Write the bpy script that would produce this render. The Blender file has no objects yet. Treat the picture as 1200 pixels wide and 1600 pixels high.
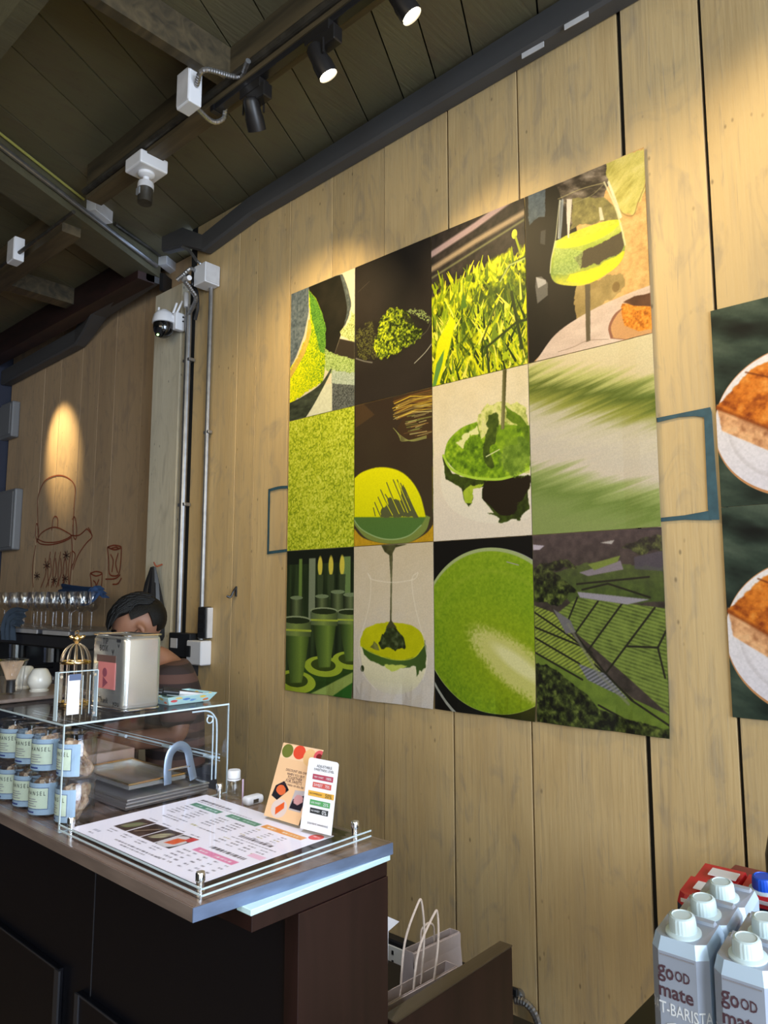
import bpy, bmesh, math, random
import numpy as np
from mathutils import Vector, Matrix, Euler
random.seed(7)
C = bpy.context.scene.collection
PI = math.pi
EYE = 1.58                     # lens height above the floor; everything below is written relative to the lens, then lifted
# ------------------------------------------------------------------ camera
FOC = 1140.0
_p = math.atan(135/FOC); _a = math.atan2(1290.0, FOC/math.cos(_p))
_fh = Vector((-math.cos(_a), math.sin(_a), 0)); _up = Vector((0, 0, 1))
FW = (_fh*math.cos(_p)+_up*math.sin(_p)).normalized(); RT = _fh.cross(_up).normalized(); UP = RT.cross(FW).normalized()
cd = bpy.data.cameras.new('camera'); cam = bpy.data.objects.new('camera', cd); C.objects.link(cam)
cd.sensor_fit = 'VERTICAL'; cd.sensor_height = 36; cd.lens = 36*FOC/1600; cd.clip_start = 0.02; cd.clip_end = 100
cam.matrix_world = Matrix(((RT.x, UP.x, -FW.x, 0), (RT.y, UP.y, -FW.y, 0), (RT.z, UP.z, -FW.z, 0), (0, 0, 0, 1)))
bpy.context.scene.camera = cam
# ------------------------------------------------------------------ world, daylight, exposure
sc = bpy.context.scene
sc.view_settings.view_transform = 'Standard'; sc.view_settings.look = 'None'; sc.view_settings.gamma = 1
sc.view_settings.use_curve_mapping = False; sc.view_settings.exposure = 1.35
w = bpy.data.worlds.new('sky'); sc.world = w; w.use_nodes = True
w.node_tree.nodes['Background'].inputs[0].default_value = (0.55, 0.72, 1.0, 1); w.node_tree.nodes['Background'].inputs[1].default_value = 1.0
def area(name, loc, target, sx, sy, power, col):
    l = bpy.data.lights.new(name, 'AREA'); l.shape = 'RECTANGLE'; l.size = sx; l.size_y = sy; l.energy = power; l.color = col
    o = bpy.data.objects.new(name, l); C.objects.link(o); o.location = loc
    o.rotation_euler = (Vector(target)-Vector(loc)).to_track_quat('-Z', 'Y').to_euler(); return o
area('daylight_shopfront', (3.25, -0.1, 0.45), (-1.6, 0.9, -0.4), 2.8, 2.7, 96, (0.80, 0.90, 1.0))
area('daylight_door', (1.25, -2.9, 0.0), (-1.4, 0.9, -0.5), 1.2, 2.6, 26, (0.74, 0.90, 1.0))
area('warm_fill_side', (-0.9, -2.9, 0.9), (-1.3, 1.5, -0.5), 3.0, 1.6, 22, (1.0, 0.84, 0.60))  # added warm ambient fill for the walls, no window behind it
def spot(name, loc, target, power, deg, blend=0.7, col=(1.0, 0.77, 0.38), r=0.02):
    l = bpy.data.lights.new(name, 'SPOT'); l.energy = power; l.spot_size = math.radians(deg); l.spot_blend = blend; l.color = col; l.shadow_soft_size = r
    o = bpy.data.objects.new(name, l); C.objects.link(o); o.location = loc
    o.rotation_euler = (Vector(target)-Vector(loc)).to_track_quat('-Z', 'Y').to_euler(); return o
# ------------------------------------------------------------------ picture-plane helpers: pixel + a real plane -> a real point
def ray(px, py): return FW*FOC+RT*(px-600)+UP*(800-py)
def AZ(px, py, z): d = ray(px, py); return d*(z/d.z)
def AY(px, py, y): d = ray(px, py); return d*(y/d.y)
def AX(px, py, x): d = ray(px, py); return d*(x/d.x)
def APL(px, py, P, n): d = ray(px, py); return d*(Vector(P).dot(n)/d.dot(n))
# ------------------------------------------------------------------ mesh helpers
def wloc(o):
    v = Vector((0, 0, 0))
    while o is not None: v = v+o.location; o = o.parent
    return v
def obj(name, bm, mat, parent=None, smooth=False, local=False):
    if parent is not None and not local: bmesh.ops.translate(bm, verts=bm.verts, vec=-wloc(parent))
    bmesh.ops.recalc_face_normals(bm, faces=bm.faces)
    me = bpy.data.meshes.new(name); bm.to_mesh(me); bm.free()
    if mat is not None:
        for m in (mat if isinstance(mat, (list, tuple)) else [mat]): me.materials.append(m)
    if smooth:
        for p in me.polygons: p.use_smooth = True
        try: me.set_sharp_from_angle(angle=math.radians(40))
        except Exception: pass
    o = bpy.data.objects.new(name, me); C.objects.link(o); o.parent = parent
    return o
def tag(o, label=None, cat=None, group=None, kind=None):
    if label: o['label'] = label
    if cat: o['category'] = cat
    if group: o['group'] = group
    if kind: o['kind'] = kind
    return o
def thing(name, label, cat, loc=(0, 0, 0), group=None):
    o = bpy.data.objects.new(name, None); C.objects.link(o); o.location = loc; o.empty_display_size = 0.05
    return tag(o, label, cat, group)
def struct(name, loc=(0, 0, 0)):
    o = bpy.data.objects.new(name, None); C.objects.link(o); o.location = loc; o['kind'] = 'structure'; return o
def B(): return bmesh.new()
def box(bm, x0, x1, y0, y1, z0, z1, bev=0, seg=1):
    r = bmesh.ops.create_cube(bm, size=1); vs = r['verts']
    bmesh.ops.scale(bm, vec=(abs(x1-x0), abs(y1-y0), abs(z1-z0)), verts=vs); bmesh.ops.translate(bm, vec=((x0+x1)/2, (y0+y1)/2, (z0+z1)/2), verts=vs)
    if bev:
        es = list({e for v in vs for e in v.link_edges}); bmesh.ops.bevel(bm, geom=es, offset=bev, segments=seg, affect='EDGES', profile=0.5)
    return bm
def bxo(*a, **k): return box(B(), *a, **k)
def hexa(bm, p):   # 8 corners: bottom 4 (ccw), top 4
    v = [bm.verts.new(q) for q in p]
    for f in ((0, 1, 2, 3), (4, 5, 6, 7), (0, 1, 5, 4), (1, 2, 6, 5), (2, 3, 7, 6), (3, 0, 4, 7)): bm.faces.new([v[i] for i in f])
    return bm
def sweepbox(bm, a, b, side, up, w, h):   # beam from a to b, cross section w along side, h along up
    a, b, side, up = Vector(a), Vector(b), Vector(side).normalized(), Vector(up).normalized()
    c = lambda p, s, t: p+side*(s*w/2)+up*(t*h/2)
    return hexa(bm, [c(a, -1, -1), c(a, 1, -1), c(b, 1, -1), c(b, -1, -1), c(a, -1, 1), c(a, 1, 1), c(b, 1, 1), c(b, -1, 1)])
def lathe(bm, prof, n=24, at=(0, 0, 0), axis=(0, 0, 1), fn=None):
    at = Vector(at); ax = Vector(axis).normalized(); q = Vector((0, 0, 1)).rotation_difference(ax)
    rings = []
    for (r, z) in prof:
        if r < 1e-6: rings.append([bm.verts.new(at+q@Vector((0, 0, z)))]); continue
        rg = []
        for i in range(n):
            t = 2*PI*i/n; rr = r*(fn(t, z) if fn else 1); rg.append(bm.verts.new(at+q@Vector((rr*math.cos(t), rr*math.sin(t), z))))
        rings.append(rg)
    for a, b in zip(rings, rings[1:]):
        for i in range(n):
            j = (i+1) % n
            if len(a) == 1 and len(b) == 1: continue
            if len(a) == 1: bm.faces.new((a[0], b[i], b[j]))
            elif len(b) == 1: bm.faces.new((a[i], a[j], b[0]))
            else: bm.faces.new((a[i], a[j], b[j], b[i]))
    return bm
def cyl(bm, a, b, r, n=14, r2=None):
    a, b = Vector(a), Vector(b); L = (b-a).length; r2 = r if r2 is None else r2
    return lathe(bm, [(0, 0), (r, 0), (r2, L), (0, L)], n, a, b-a)
def smoothpath(pts, k=6):
    P = [Vector(p) for p in pts]
    if len(P) < 3: return P
    out = []
    Q = [P[0]*2-P[1]]+P+[P[-1]*2-P[-2]]
    for i in range(1, len(Q)-2):
        for s in range(k):
            t = s/k; a, b, c, d = Q[i-1], Q[i], Q[i+1], Q[i+2]
            out.append(0.5*((2*b)+(c-a)*t+(2*a-5*b+4*c-d)*t*t+(-a+3*b-3*c+d)*t*t*t))
    out.append(P[-1]); return out
def tube(bm, pts, r, n=8, ripple=0, closed=False, flat=1.0):
    P = [Vector(p) for p in pts]; rings = []; m = len(P); nrm = None
    for i in range(m):
        if closed: T = (P[(i+1) % m]-P[i-1]).normalized()
        else: T = (P[min(i+1, m-1)]-P[max(i-1, 0)]).normalized()
        if nrm is None:
            nrm = T.cross(Vector((0, 0, 1)));
            if nrm.length < 0.1: nrm = T.cross(Vector((1, 0, 0)))
        nrm = (nrm-T*nrm.dot(T)).normalized(); bi = T.cross(nrm)
        rr = (r[i] if isinstance(r, (list, tuple)) else r)*(1+(ripple if i % 2 else 0))
        rings.append([bm.verts.new(P[i]+nrm*(rr*math.cos(2*PI*k/n))+bi*(rr*flat*math.sin(2*PI*k/n))) for k in range(n)])
    for i in range(m if closed else m-1):
        a, b = rings[i], rings[(i+1) % m]
        for k in range(n): bm.faces.new((a[k], a[(k+1) % n], b[(k+1) % n], b[k]))
    if not closed: bm.faces.new(rings[0]); bm.faces.new(rings[-1][::-1])
    return bm
def resample(pts, step):
    P = [Vector(p) for p in pts]; out = [P[0]]
    for a, b in zip(P, P[1:]):
        k = max(1, int((b-a).length/step)); out += [a.lerp(b, (i+1)/k) for i in range(k)]
    return out
def flex(bm, pts, r): return tube(bm, resample(smoothpath(pts, 8), 0.004), r, 8, 0.16)
def panel(p00, p10, p11, p01, th, mat, name, parent=None, nx=1, ny=1, bend=None):
    """thin sheet with uv on it; p00 bottom left, p10 bottom right, p11 top right, p01 top left as seen from its front"""
    p00, p10, p11, p01 = map(Vector, (p00, p10, p11, p01)); n = (p10-p00).cross(p01-p00).normalized()
    bm = B(); uv = bm.loops.layers.uv.new('uv')
    def grid(off):
        g = []
        for j in range(ny+1):
            row = []
            for i in range(nx+1):
                s, t = i/nx, j/ny; q = (p00*(1-s)+p10*s)*(1-t)+(p01*(1-s)+p11*s)*t
                if bend: q = q+n*bend(s, t)
                row.append((bm.verts.new(q+n*off), (s, t)))
            g.append(row)
        return g
    F, K = grid(0), grid(-th)
    def face(q):
        f = bm.faces.new([x[0] for x in q])
        for l, x in zip(f.loops, q): l[uv].uv = x[1]
    for j in range(ny):
        for i in range(nx):
            face((F[j][i], F[j][i+1], F[j+1][i+1], F[j+1][i])); face((K[j+1][i], K[j+1][i+1], K[j][i+1], K[j][i]))
    for i in range(nx): face((K[0][i], K[0][i+1], F[0][i+1], F[0][i])); face((F[ny][i], F[ny][i+1], K[ny][i+1], K[ny][i]))
    for j in range(ny): face((K[j][0], F[j][0], F[j+1][0], K[j+1][0])); face((F[j][nx], K[j][nx], K[j+1][nx], F[j+1][nx]))
    return obj(name, bm, mat, parent)
def ribbon(bm, pts, width, n, th=0.0006):    # painted stroke: thin raised ribbon lying on a plane of normal n
    P = [Vector(p) for p in pts]; n = Vector(n); L = []; R = []
    for i, p in enumerate(P):
        T = (P[min(i+1, len(P)-1)]-P[max(i-1, 0)]).normalized(); s = T.cross(n).normalized()
        wd = (width[i] if isinstance(width, (list, tuple)) else width)/2
        L.append(bm.verts.new(p+s*wd+n*th)); R.append(bm.verts.new(p-s*wd+n*th))
    for i in range(len(P)-1): bm.faces.new((L[i], R[i], R[i+1], L[i+1]))
    return bm
_fc = {}
def text_bm(s, width=None, height=None, align='CENTER', bold=0.0):
    cu = bpy.data.curves.new('t', 'FONT'); cu.body = s; cu.size = 1; cu.align_x = align; cu.offset = bold; cu.resolution_u = 2
    o = bpy.data.objects.new('t', cu); C.objects.link(o)
    me = bpy.data.meshes.new_from_object(o.evaluated_get(bpy.context.evaluated_depsgraph_get())); bm = B(); bm.from_mesh(me)
    bpy.data.objects.remove(o); bpy.data.curves.remove(cu); bpy.data.meshes.remove(me)
    xs = [v.co.x for v in bm.verts]; ys = [v.co.y for v in bm.verts]
    x0, x1, y0, y1 = min(xs), max(xs), min(ys), max(ys); sx = sy = 1
    if width: sx = width/(x1-x0); sy = sx
    if height: sy = height/(y1-y0); sx = sx if width else sy
    for v in bm.verts: v.co.x = (v.co.x-(x0+x1)/2)*sx; v.co.y = (v.co.y-(y0+y1)/2)*sy
    return bm
def put(bm, o, xd, yd, fn=None):
    o, xd, yd = Vector(o), Vector(xd).normalized(), Vector(yd).normalized()
    for v in bm.verts: v.co = fn(v.co.x, v.co.y) if fn else o+xd*v.co.x+yd*v.co.y
    return bm
def merge(dst, src):
    me = bpy.data.meshes.new('tmp'); src.to_mesh(me); src.free(); dst.from_mesh(me); bpy.data.meshes.remove(me); return dst
def copy_tree(o, loc=None, parent=None):
    c = o.copy(); C.objects.link(c); c.parent = parent
    if loc is not None: c.location = loc
    for ch in list(o.children): copy_tree(ch, None, c)
    return c
# ------------------------------------------------------------------ materials
def mat(name, col, rough=0.6, metal=0.0, spec=0.5, emit=None, estr=1.0, coat=0.0, bump=0.0, bscale=60, vary=0.0, vscale=(4, 4, 4), col2=None):
    m = bpy.data.materials.new(name); m.use_nodes = True; nt = m.node_tree; b = nt.nodes['Principled BSDF']
    b.inputs['Base Color'].default_value = (*col, 1); b.inputs['Roughness'].default_value = rough; b.inputs['Metallic'].default_value = metal
    b.inputs['Specular IOR Level'].default_value = spec; b.inputs['Coat Weight'].default_value = coat
    if emit: b.inputs['Emission Color'].default_value = (*emit, 1); b.inputs['Emission Strength'].default_value = estr
    if vary or bump:
        tc = nt.nodes.new('ShaderNodeTexCoord'); mp = nt.nodes.new('ShaderNodeMapping'); mp.inputs['Scale'].default_value = vscale
        nt.links.new(tc.outputs['Object'], mp.inputs[0]); nz = nt.nodes.new('ShaderNodeTexNoise'); nz.inputs['Scale'].default_value = 1.0; nz.inputs['Detail'].default_value = 8
        nt.links.new(mp.outputs[0], nz.inputs['Vector'])
        if vary:
            cr = nt.nodes.new('ShaderNodeValToRGB'); cr.color_ramp.elements[0].position = 0.35; cr.color_ramp.elements[1].position = 0.68
            c2 = col2 if col2 else tuple(c*(1-vary) for c in col)
            cr.color_ramp.elements[0].color = (*c2, 1); cr.color_ramp.elements[1].color = (*col, 1)
            nt.links.new(nz.outputs['Fac'], cr.inputs[0]); nt.links.new(cr.outputs[0], b.inputs['Base Color'])
        if bump:
            n2 = nt.nodes.new('ShaderNodeTexNoise'); n2.inputs['Scale'].default_value = bscale; nt.links.new(mp.outputs[0], n2.inputs['Vector'])
            bp = nt.nodes.new('ShaderNodeBump'); bp.inputs['Strength'].default_value = bump; bp.inputs['Distance'].default_value = 0.004
            nt.links.new(n2.outputs['Fac'], bp.inputs['Height']); nt.links.new(bp.outputs[0], b.inputs['Normal'])
    return m
def paintwood(name, base, wear, stain, spot_amt=0.5, axis='Z', seed=0.0, rough=0.62):
    """painted boards: streaked along the board, worn patches, dark nicks"""
    m = bpy.data.materials.new(name); m.use_nodes = True; nt = m.node_tree; N = nt.nodes.new; L = nt.links.new; b = nt.nodes['Principled BSDF']
    tc = N('ShaderNodeTexCoord'); oi = N('ShaderNodeObjectInfo'); add = N('ShaderNodeVectorMath'); add.operation = 'ADD'
    mul = N('ShaderNodeVectorMath'); mul.operation = 'SCALE'; mul.inputs['Scale'].default_value = 9.0
    cmb = N('ShaderNodeCombineXYZ'); L(oi.outputs['Random'], cmb.inputs[0]); L(oi.outputs['Random'], cmb.inputs[2]); L(cmb.outputs[0], mul.inputs[0])
    L(tc.outputs['Object'], add.inputs[0]); L(mul.outputs[0], add.inputs[1])
    def nz(scale, detail=6, dist=0.0):
        mp = N('ShaderNodeMapping'); mp.inputs['Scale'].default_value = scale; mp.inputs['Location'].default_value = (seed, seed*2, 0)
        n = N('ShaderNodeTexNoise'); n.inputs['Scale'].default_value = 1; n.inputs['Detail'].default_value = detail; n.inputs['Distortion'].default_value = dist
        L(add.outputs[0], mp.inputs[0]); L(mp.outputs[0], n.inputs['Vector']); return n.outputs['Fac']
    def ramp(src, a, bb, inv=False):
        r = N('ShaderNodeMapRange'); r.inputs[1].default_value = a; r.inputs[2].default_value = bb; L(src, r.inputs[0])
        if inv: r.inputs[3].default_value = 1; r.inputs[4].default_value = 0
        return r.outputs[0]
    st = {'Z': (16, 16, 1.1), 'X': (1.1, 16, 16), 'Y': (14, 1.0, 14)}[axis]; big = {'Z': (3, 3, 0.9), 'X': (0.9, 3, 3), 'Y': (3, 1, 3)}[axis]
    fine = {'Z': (90, 90, 5), 'X': (5, 90, 90), 'Y': (90, 5, 90)}[axis]
    def mix(f, c1, c2, amt=1.0):
        mx = N('ShaderNodeMix'); mx.data_type = 'RGBA'
        if amt != 1.0:
            mm = N('ShaderNodeMath'); mm.operation = 'MULTIPLY'; mm.inputs[1].default_value = amt; L(f, mm.inputs[0]); f = mm.outputs[0]
        L(f, mx.inputs['Factor'])
        for s, c in (('A', c1), ('B', c2)):
            if isinstance(c, tuple): mx.inputs[6 if s == 'A' else 7].default_value = (*c, 1)
            else: L(c, mx.inputs[6 if s == 'A' else 7])
        return mx.outputs[2]
    c = mix(ramp(nz(st, 9, 1.4), 0.50, 0.82), base, wear, 0.42)
    c = mix(ramp(nz(big, 6, 1.6), 0.46, 0.74), c, stain, 0.6)
    c = mix(ramp(nz({'Z': (9, 9, 4), 'X': (4, 9, 9), 'Y': (9, 4, 9)}[axis], 12, 2.2), 0.54, 0.72), c, wear, 0.36)
    c = mix(ramp(nz(fine, 6, 1.2), 0.60, 0.78), c, wear, 0.5)
    mp = N('ShaderNodeMapping'); mp.inputs['Scale'].default_value = {'Z': (26, 26, 14), 'X': (14, 26, 26), 'Y': (26, 14, 26)}[axis]; L(add.outputs[0], mp.inputs[0])
    vo = N('ShaderNodeTexVoronoi'); vo.inputs['Scale'].default_value = 1; vo.inputs['Randomness'].default_value = 1; L(mp.outputs[0], vo.inputs['Vector'])
    sp = ramp(vo.outputs['Distance'], 0.05, 0.13, True)
    gate = ramp(nz((3.2, 3.2, 2.6), 3), 0.50, 0.56); g2 = N('ShaderNodeMath'); g2.operation = 'MULTIPLY'; L(sp, g2.inputs[0]); L(gate, g2.inputs[1])
    c = mix(g2.outputs[0], c, tuple(x*0.18 for x in base), spot_amt)
    # each board a little lighter or darker
    hv = N('ShaderNodeHueSaturation'); L(c, hv.inputs['Color']); mr = N('ShaderNodeMapRange'); mr.inputs[3].default_value = 0.88; mr.inputs[4].default_value = 1.08
    L(oi.outputs['Random'], mr.inputs[0]); L(mr.outputs[0], hv.inputs['Value']); L(hv.outputs[0], b.inputs['Base Color'])
    b.inputs['Roughness'].default_value = rough
    bp = N('ShaderNodeBump'); bp.inputs['Strength'].default_value = 0.35; bp.inputs['Distance'].default_value = 0.004; L(nz(fine, 6), bp.inputs['Height']); L(bp.outputs[0], b.inputs['Normal'])
    return m
def wood(name, c1, c2, axis='X', rough=0.35, scale=1.0, spec=0.5):
    m = bpy.data.materials.new(name); m.use_nodes = True; nt = m.node_tree; N = nt.nodes.new; L = nt.links.new; b = nt.nodes['Principled BSDF']
    tc = N('ShaderNodeTexCoord'); mp = N('ShaderNodeMapping'); mp.inputs['Scale'].default_value = {'X': (2*scale, 26*scale, 26*scale), 'Y': (26*scale, 2*scale, 26*scale), 'Z': (26*scale, 26*scale, 2*scale)}[axis]
    L(tc.outputs['Object'], mp.inputs[0]); n = N('ShaderNodeTexNoise'); n.inputs['Scale'].default_value = 1; n.inputs['Detail'].default_value = 8; n.inputs['Distortion'].default_value = 1.2
    L(mp.outputs[0], n.inputs['Vector']); cr = N('ShaderNodeValToRGB'); cr.color_ramp.elements[0].position = 0.32; cr.color_ramp.elements[1].position = 0.7
    cr.color_ramp.elements[0].color = (*c1, 1); cr.color_ramp.elements[1].color = (*c2, 1); L(n.outputs['Fac'], cr.inputs[0]); L(cr.outputs[0], b.inputs['Base Color'])
    b.inputs['Roughness'].default_value = rough; b.inputs['Specular IOR Level'].default_value = spec
    return m
def clear(name, tint=(0.97, 0.98, 1.0), refl=0.06, edge=0.55, rough=0.02):
    """clear acrylic / glass sheet: see-through straight on, mirror-like at grazing angles"""
    m = bpy.data.materials.new(name); m.use_nodes = True; nt = m.node_tree; nt.nodes.clear(); N = nt.nodes.new; L = nt.links.new
    out = N('ShaderNodeOutputMaterial'); tr = N('ShaderNodeBsdfTransparent'); tr.inputs[0].default_value = (*tint, 1)
    gl = N('ShaderNodeBsdfGlossy'); gl.inputs['Roughness'].default_value = rough; gl.inputs[0].default_value = (0.95, 0.97, 1, 1)
    lw = N('ShaderNodeLayerWeight'); lw.inputs[0].default_value = 0.25; mr = N('ShaderNodeMapRange'); mr.inputs[3].default_value = refl; mr.inputs[4].default_value = edge
    L(lw.outputs['Facing'], mr.inputs[0]); pw = N('ShaderNodeMath'); pw.operation = 'POWER'; pw.inputs[1].default_value = 1.6; L(mr.outputs[0], pw.inputs[0])
    mx = N('ShaderNodeMixShader'); L(pw.outputs[0], mx.inputs[0]); L(tr.outputs[0], mx.inputs[1]); L(gl.outputs[0], mx.inputs[2]); L(mx.outputs[0], out.inputs[0])
    return m
M = dict(
 wall=paintwood('cream_painted_boards', (0.57, 0.405, 0.195), (0.21, 0.185, 0.155), (0.45, 0.30, 0.13), 0.6, 'Z', 1.0),
 wall2=paintwood('cream_painted_boards_left', (0.56, 0.39, 0.23), (0.24, 0.19, 0.155), (0.44, 0.30, 0.175), 0.5, 'Z', 5.0),
 post=paintwood('pale_painted_post', (0.60, 0.54, 0.41), (0.28, 0.25, 0.20), (0.46, 0.41, 0.31), 0.7, 'Z', 9.0),
 ceil=paintwood('dark_green_ceiling_boards', (0.14, 0.125, 0.066), (0.11, 0.078, 0.048), (0.14, 0.105, 0.062), 0.3, 'Y', 3.0, 0.6),
 ceil2=paintwood('dark_green_beam_paint', (0.105, 0.094, 0.052), (0.05, 0.042, 0.026), (0.075, 0.062, 0.036), 0.3, 'Y', 7.0, 0.6),
 joist=wood('worn_brown_joist', (0.035, 0.027, 0.015), (0.11, 0.080, 0.040), 'X', 0.6, 0.7),
 redjoist=mat('dark_red_beam', (0.035, 0.012, 0.009), 0.6, vary=0.5, vscale=(6, 20, 20)),
 gap=mat('dark_gap', (0.006, 0.006, 0.006), 0.9), floor=mat('worn_brown_floor', (0.24, 0.15, 0.075), 0.5, vary=0.4, bump=0.2),
 back=mat('plaster_wall', (0.13, 0.12, 0.10), 0.8, vary=0.3),
 trunk=mat('charcoal_trunking', (0.075, 0.073, 0.074), 0.55, vary=0.25, vscale=(1, 9, 9)),
 white=mat('white_plastic', (0.72, 0.72, 0.75), 0.4), offwhite=mat('aged_white_plastic', (0.60, 0.59, 0.60), 0.45, vary=0.15, vscale=(20, 20, 20)),
 black=mat('black_plastic', (0.012, 0.012, 0.014), 0.4), blackmetal=mat('black_metal', (0.022, 0.020, 0.020), 0.38, 0.4),
 steel=mat('galvanised_steel', (0.42, 0.42, 0.43), 0.35, 0.9, vary=0.2, vscale=(30, 30, 30)), chrome=mat('chrome', (0.8, 0.82, 0.85), 0.12, 1.0),
 brushed=mat('brushed_steel', (0.50, 0.50, 0.50), 0.34, 0.95, vary=0.12, vscale=(2, 60, 60)),
 yellowwire=mat('olive_cable', (0.35, 0.33, 0.08), 0.5), darkpipe=mat('dark_pipe', (0.08, 0.07, 0.055), 0.45, 0.5, vary=0.5, vscale=(20, 20, 20)),
 paper=mat('white_paper', (0.86, 0.85, 0.88), 0.55),
 wglass=clear('wine_glass_clear', (0.93, 0.93, 0.93), 0.25, 0.95), kraft=mat('pale_kraft_paper', (0.58, 0.48, 0.45), 0.75, vary=0.2, vscale=(14, 14, 14)),
 cord=mat('twisted_paper_cord', (0.70, 0.56, 0.46), 0.8, bump=0.4, bscale=30),
 laminate=wood('brown_laminate_top', (0.10, 0.062, 0.045), (0.21, 0.14, 0.105), 'X', 0.24, 0.8),
 laminate_edge=mat('grey_brown_edge', (0.20, 0.15, 0.125), 0.28, vary=0.35, vscale=(6, 40, 40)),
 metal_edge=mat('blue_grey_edge_band', (0.19, 0.26, 0.42), 0.3, 0.35, vary=0.25, vscale=(50, 14, 50)),
 strip=mat('sky_tinted_strip', (0.62, 0.85, 0.88), 0.3, coat=0.3), mahog=wood('mahogany_panel', (0.012, 0.005, 0.005), (0.026, 0.010, 0.009), 'Z', 0.32, 0.6),  # white edge strip: reflected sky is painted into its pale cyan
 mahog_edge=wood('mahogany_edge', (0.05, 0.035, 0.02), (0.09, 0.065, 0.04), 'Y', 0.35, 0.8), blackpanel=mat('black_counter_panel', (0.003, 0.0033, 0.006), 0.35),
 blackpanel_edge=mat('dark_metal_edge', (0.05, 0.05, 0.058), 0.35, 0.4),
 acr=clear('clear_acrylic'), acr2=clear('clear_acrylic_menu', (0.995, 0.995, 1.0), 0.008, 0.30), glass=clear('clear_glass', (0.95, 0.96, 0.97), 0.18, 0.85),
 acredge=mat('bright_acrylic_edge', (0.55, 0.66, 0.70), 0.2, coat=0.6), whisk=mat('bamboo', (0.62, 0.42, 0.27), 0.6, vary=0.3, vscale=(40, 40, 3)),
 gold=mat('polished_gold', (0.80, 0.56, 0.26), 0.2, 1.0), palegold=mat('pale_gold_wire', (0.80, 0.68, 0.52), 0.25, 0.9),
 tin=mat('tinplate', (0.58, 0.57, 0.53), 0.26, 0.8), ceramic=mat('cream_ceramic', (0.72, 0.70, 0.64), 0.25, coat=0.4),
 cookie=mat('cookie', (0.62, 0.44, 0.27), 0.85, vary=0.75, vscale=(90, 90, 90), bump=0.5, bscale=3, col2=(0.30, 0.16, 0.08)),
 jarblue=mat('pale_blue_label', (0.36, 0.50, 0.62), 0.5), jargreen=mat('pale_green_label', (0.66, 0.76, 0.56), 0.6), ink=mat('black_ink', (0.02, 0.02, 0.025), 0.6),
 inkblue=mat('navy_ink', (0.03, 0.05, 0.22), 0.6), inkwhite=mat('white_ink', (0.85, 0.87, 0.9), 0.5), inkgrey=mat('grey_ink', (0.28, 0.27, 0.30), 0.6), inkbrown=mat('brown_ink', (0.09, 0.045, 0.06), 0.5),
 teal=mat('teal_paint', (0.035, 0.095, 0.125), 0.6, vary=0.3, vscale=(40, 40, 40)), redline=mat('red_brown_paint', (0.33, 0.075, 0.03), 0.7, vary=0.35, vscale=(50, 50, 50)),
 darkline=mat('dark_brown_paint', (0.07, 0.03, 0.02), 0.7),
 skin=mat('skin', (0.30, 0.14, 0.085), 0.5, vary=0.12, vscale=(12, 12, 12)), hair=mat('black_hair', (0.004, 0.0035, 0.0035), 0.55, spec=0.25, bump=0.5, bscale=8, vscale=(60, 60, 12)),
 apron=mat('dark_apron', (0.02, 0.025, 0.04), 0.8), bluecloth=mat('blue_cloth', (0.06, 0.13, 0.30), 0.9, bump=0.3), greycloth=mat('grey_blue_cloth', (0.10, 0.14, 0.20), 0.9, bump=0.3),
 machine=mat('dark_machine', (0.03, 0.028, 0.027), 0.35), blue=mat('blue_cap', (0.01, 0.09, 0.65), 0.35), capwhite=mat('white_cap', (0.66, 0.80, 0.84), 0.32),
 red=mat('red_carton', (0.62, 0.02, 0.03), 0.35), navy=mat('navy_carton', (0.012, 0.02, 0.06), 0.35), silver=mat('silver_grey_carton', (0.42, 0.47, 0.58), 0.32, 0.15, vary=0.12, vscale=(9, 9, 9)),
 silver_daylit=mat('daylit_carton_side', (0.50, 0.64, 0.80), 0.30, 0.1), table=mat('black_table', (0.012, 0.010, 0.009), 0.5), navywall=mat('dark_navy_panel', (0.02, 0.025, 0.05), 0.6),  # grey carton side: bluish daylight is put into the colour
 greybox=mat('grey_enclosure', (0.20, 0.205, 0.215), 0.45), bulb=mat('lamp_glow', (1, 0.9, 0.7), 0.4, emit=(1.0, 0.86, 0.55), estr=14.0), tan=mat('tan_box', (0.40, 0.27, 0.20), 0.6),
 slate=mat('blue_grey_handle', (0.28, 0.34, 0.42), 0.3, 0.6), lens=mat('dark_glass_dome', (0.004, 0.004, 0.005), 0.05, coat=1.0), led=mat('green_indicator', (0.3, 0.9, 0.3), 0.4, emit=(0.5, 1, 0.3), estr=2.0),
)
def stripes():
    m = bpy.data.materials.new('brown_striped_shirt'); m.use_nodes = True; nt = m.node_tree; N = nt.nodes.new; L = nt.links.new
    tc = N('ShaderNodeTexCoord'); mp = N('ShaderNodeMapping'); mp.inputs['Scale'].default_value = (0.1, 0.1, 5.0); wv = N('ShaderNodeTexWave'); wv.bands_direction = 'Z'; wv.inputs['Scale'].default_value = 1.0; wv.inputs['Distortion'].default_value = 0.4
    cr = N('ShaderNodeValToRGB'); cr.color_ramp.interpolation = 'CONSTANT'; e = cr.color_ramp.elements; e[0].color = (0.035, 0.022, 0.022, 1); e[1].position = 0.5; e[1].color = (0.11, 0.055, 0.045, 1)
    L(tc.outputs['Object'], mp.inputs[0]); L(mp.outputs[0], wv.inputs['Vector']); L(wv.outputs['Color'], cr.inputs[0]); L(cr.outputs[0], nt.nodes['Principled BSDF'].inputs['Base Color']); nt.nodes['Principled BSDF'].inputs['Roughness'].default_value = 0.85
    return m
M['shirt'] = stripes()
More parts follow.
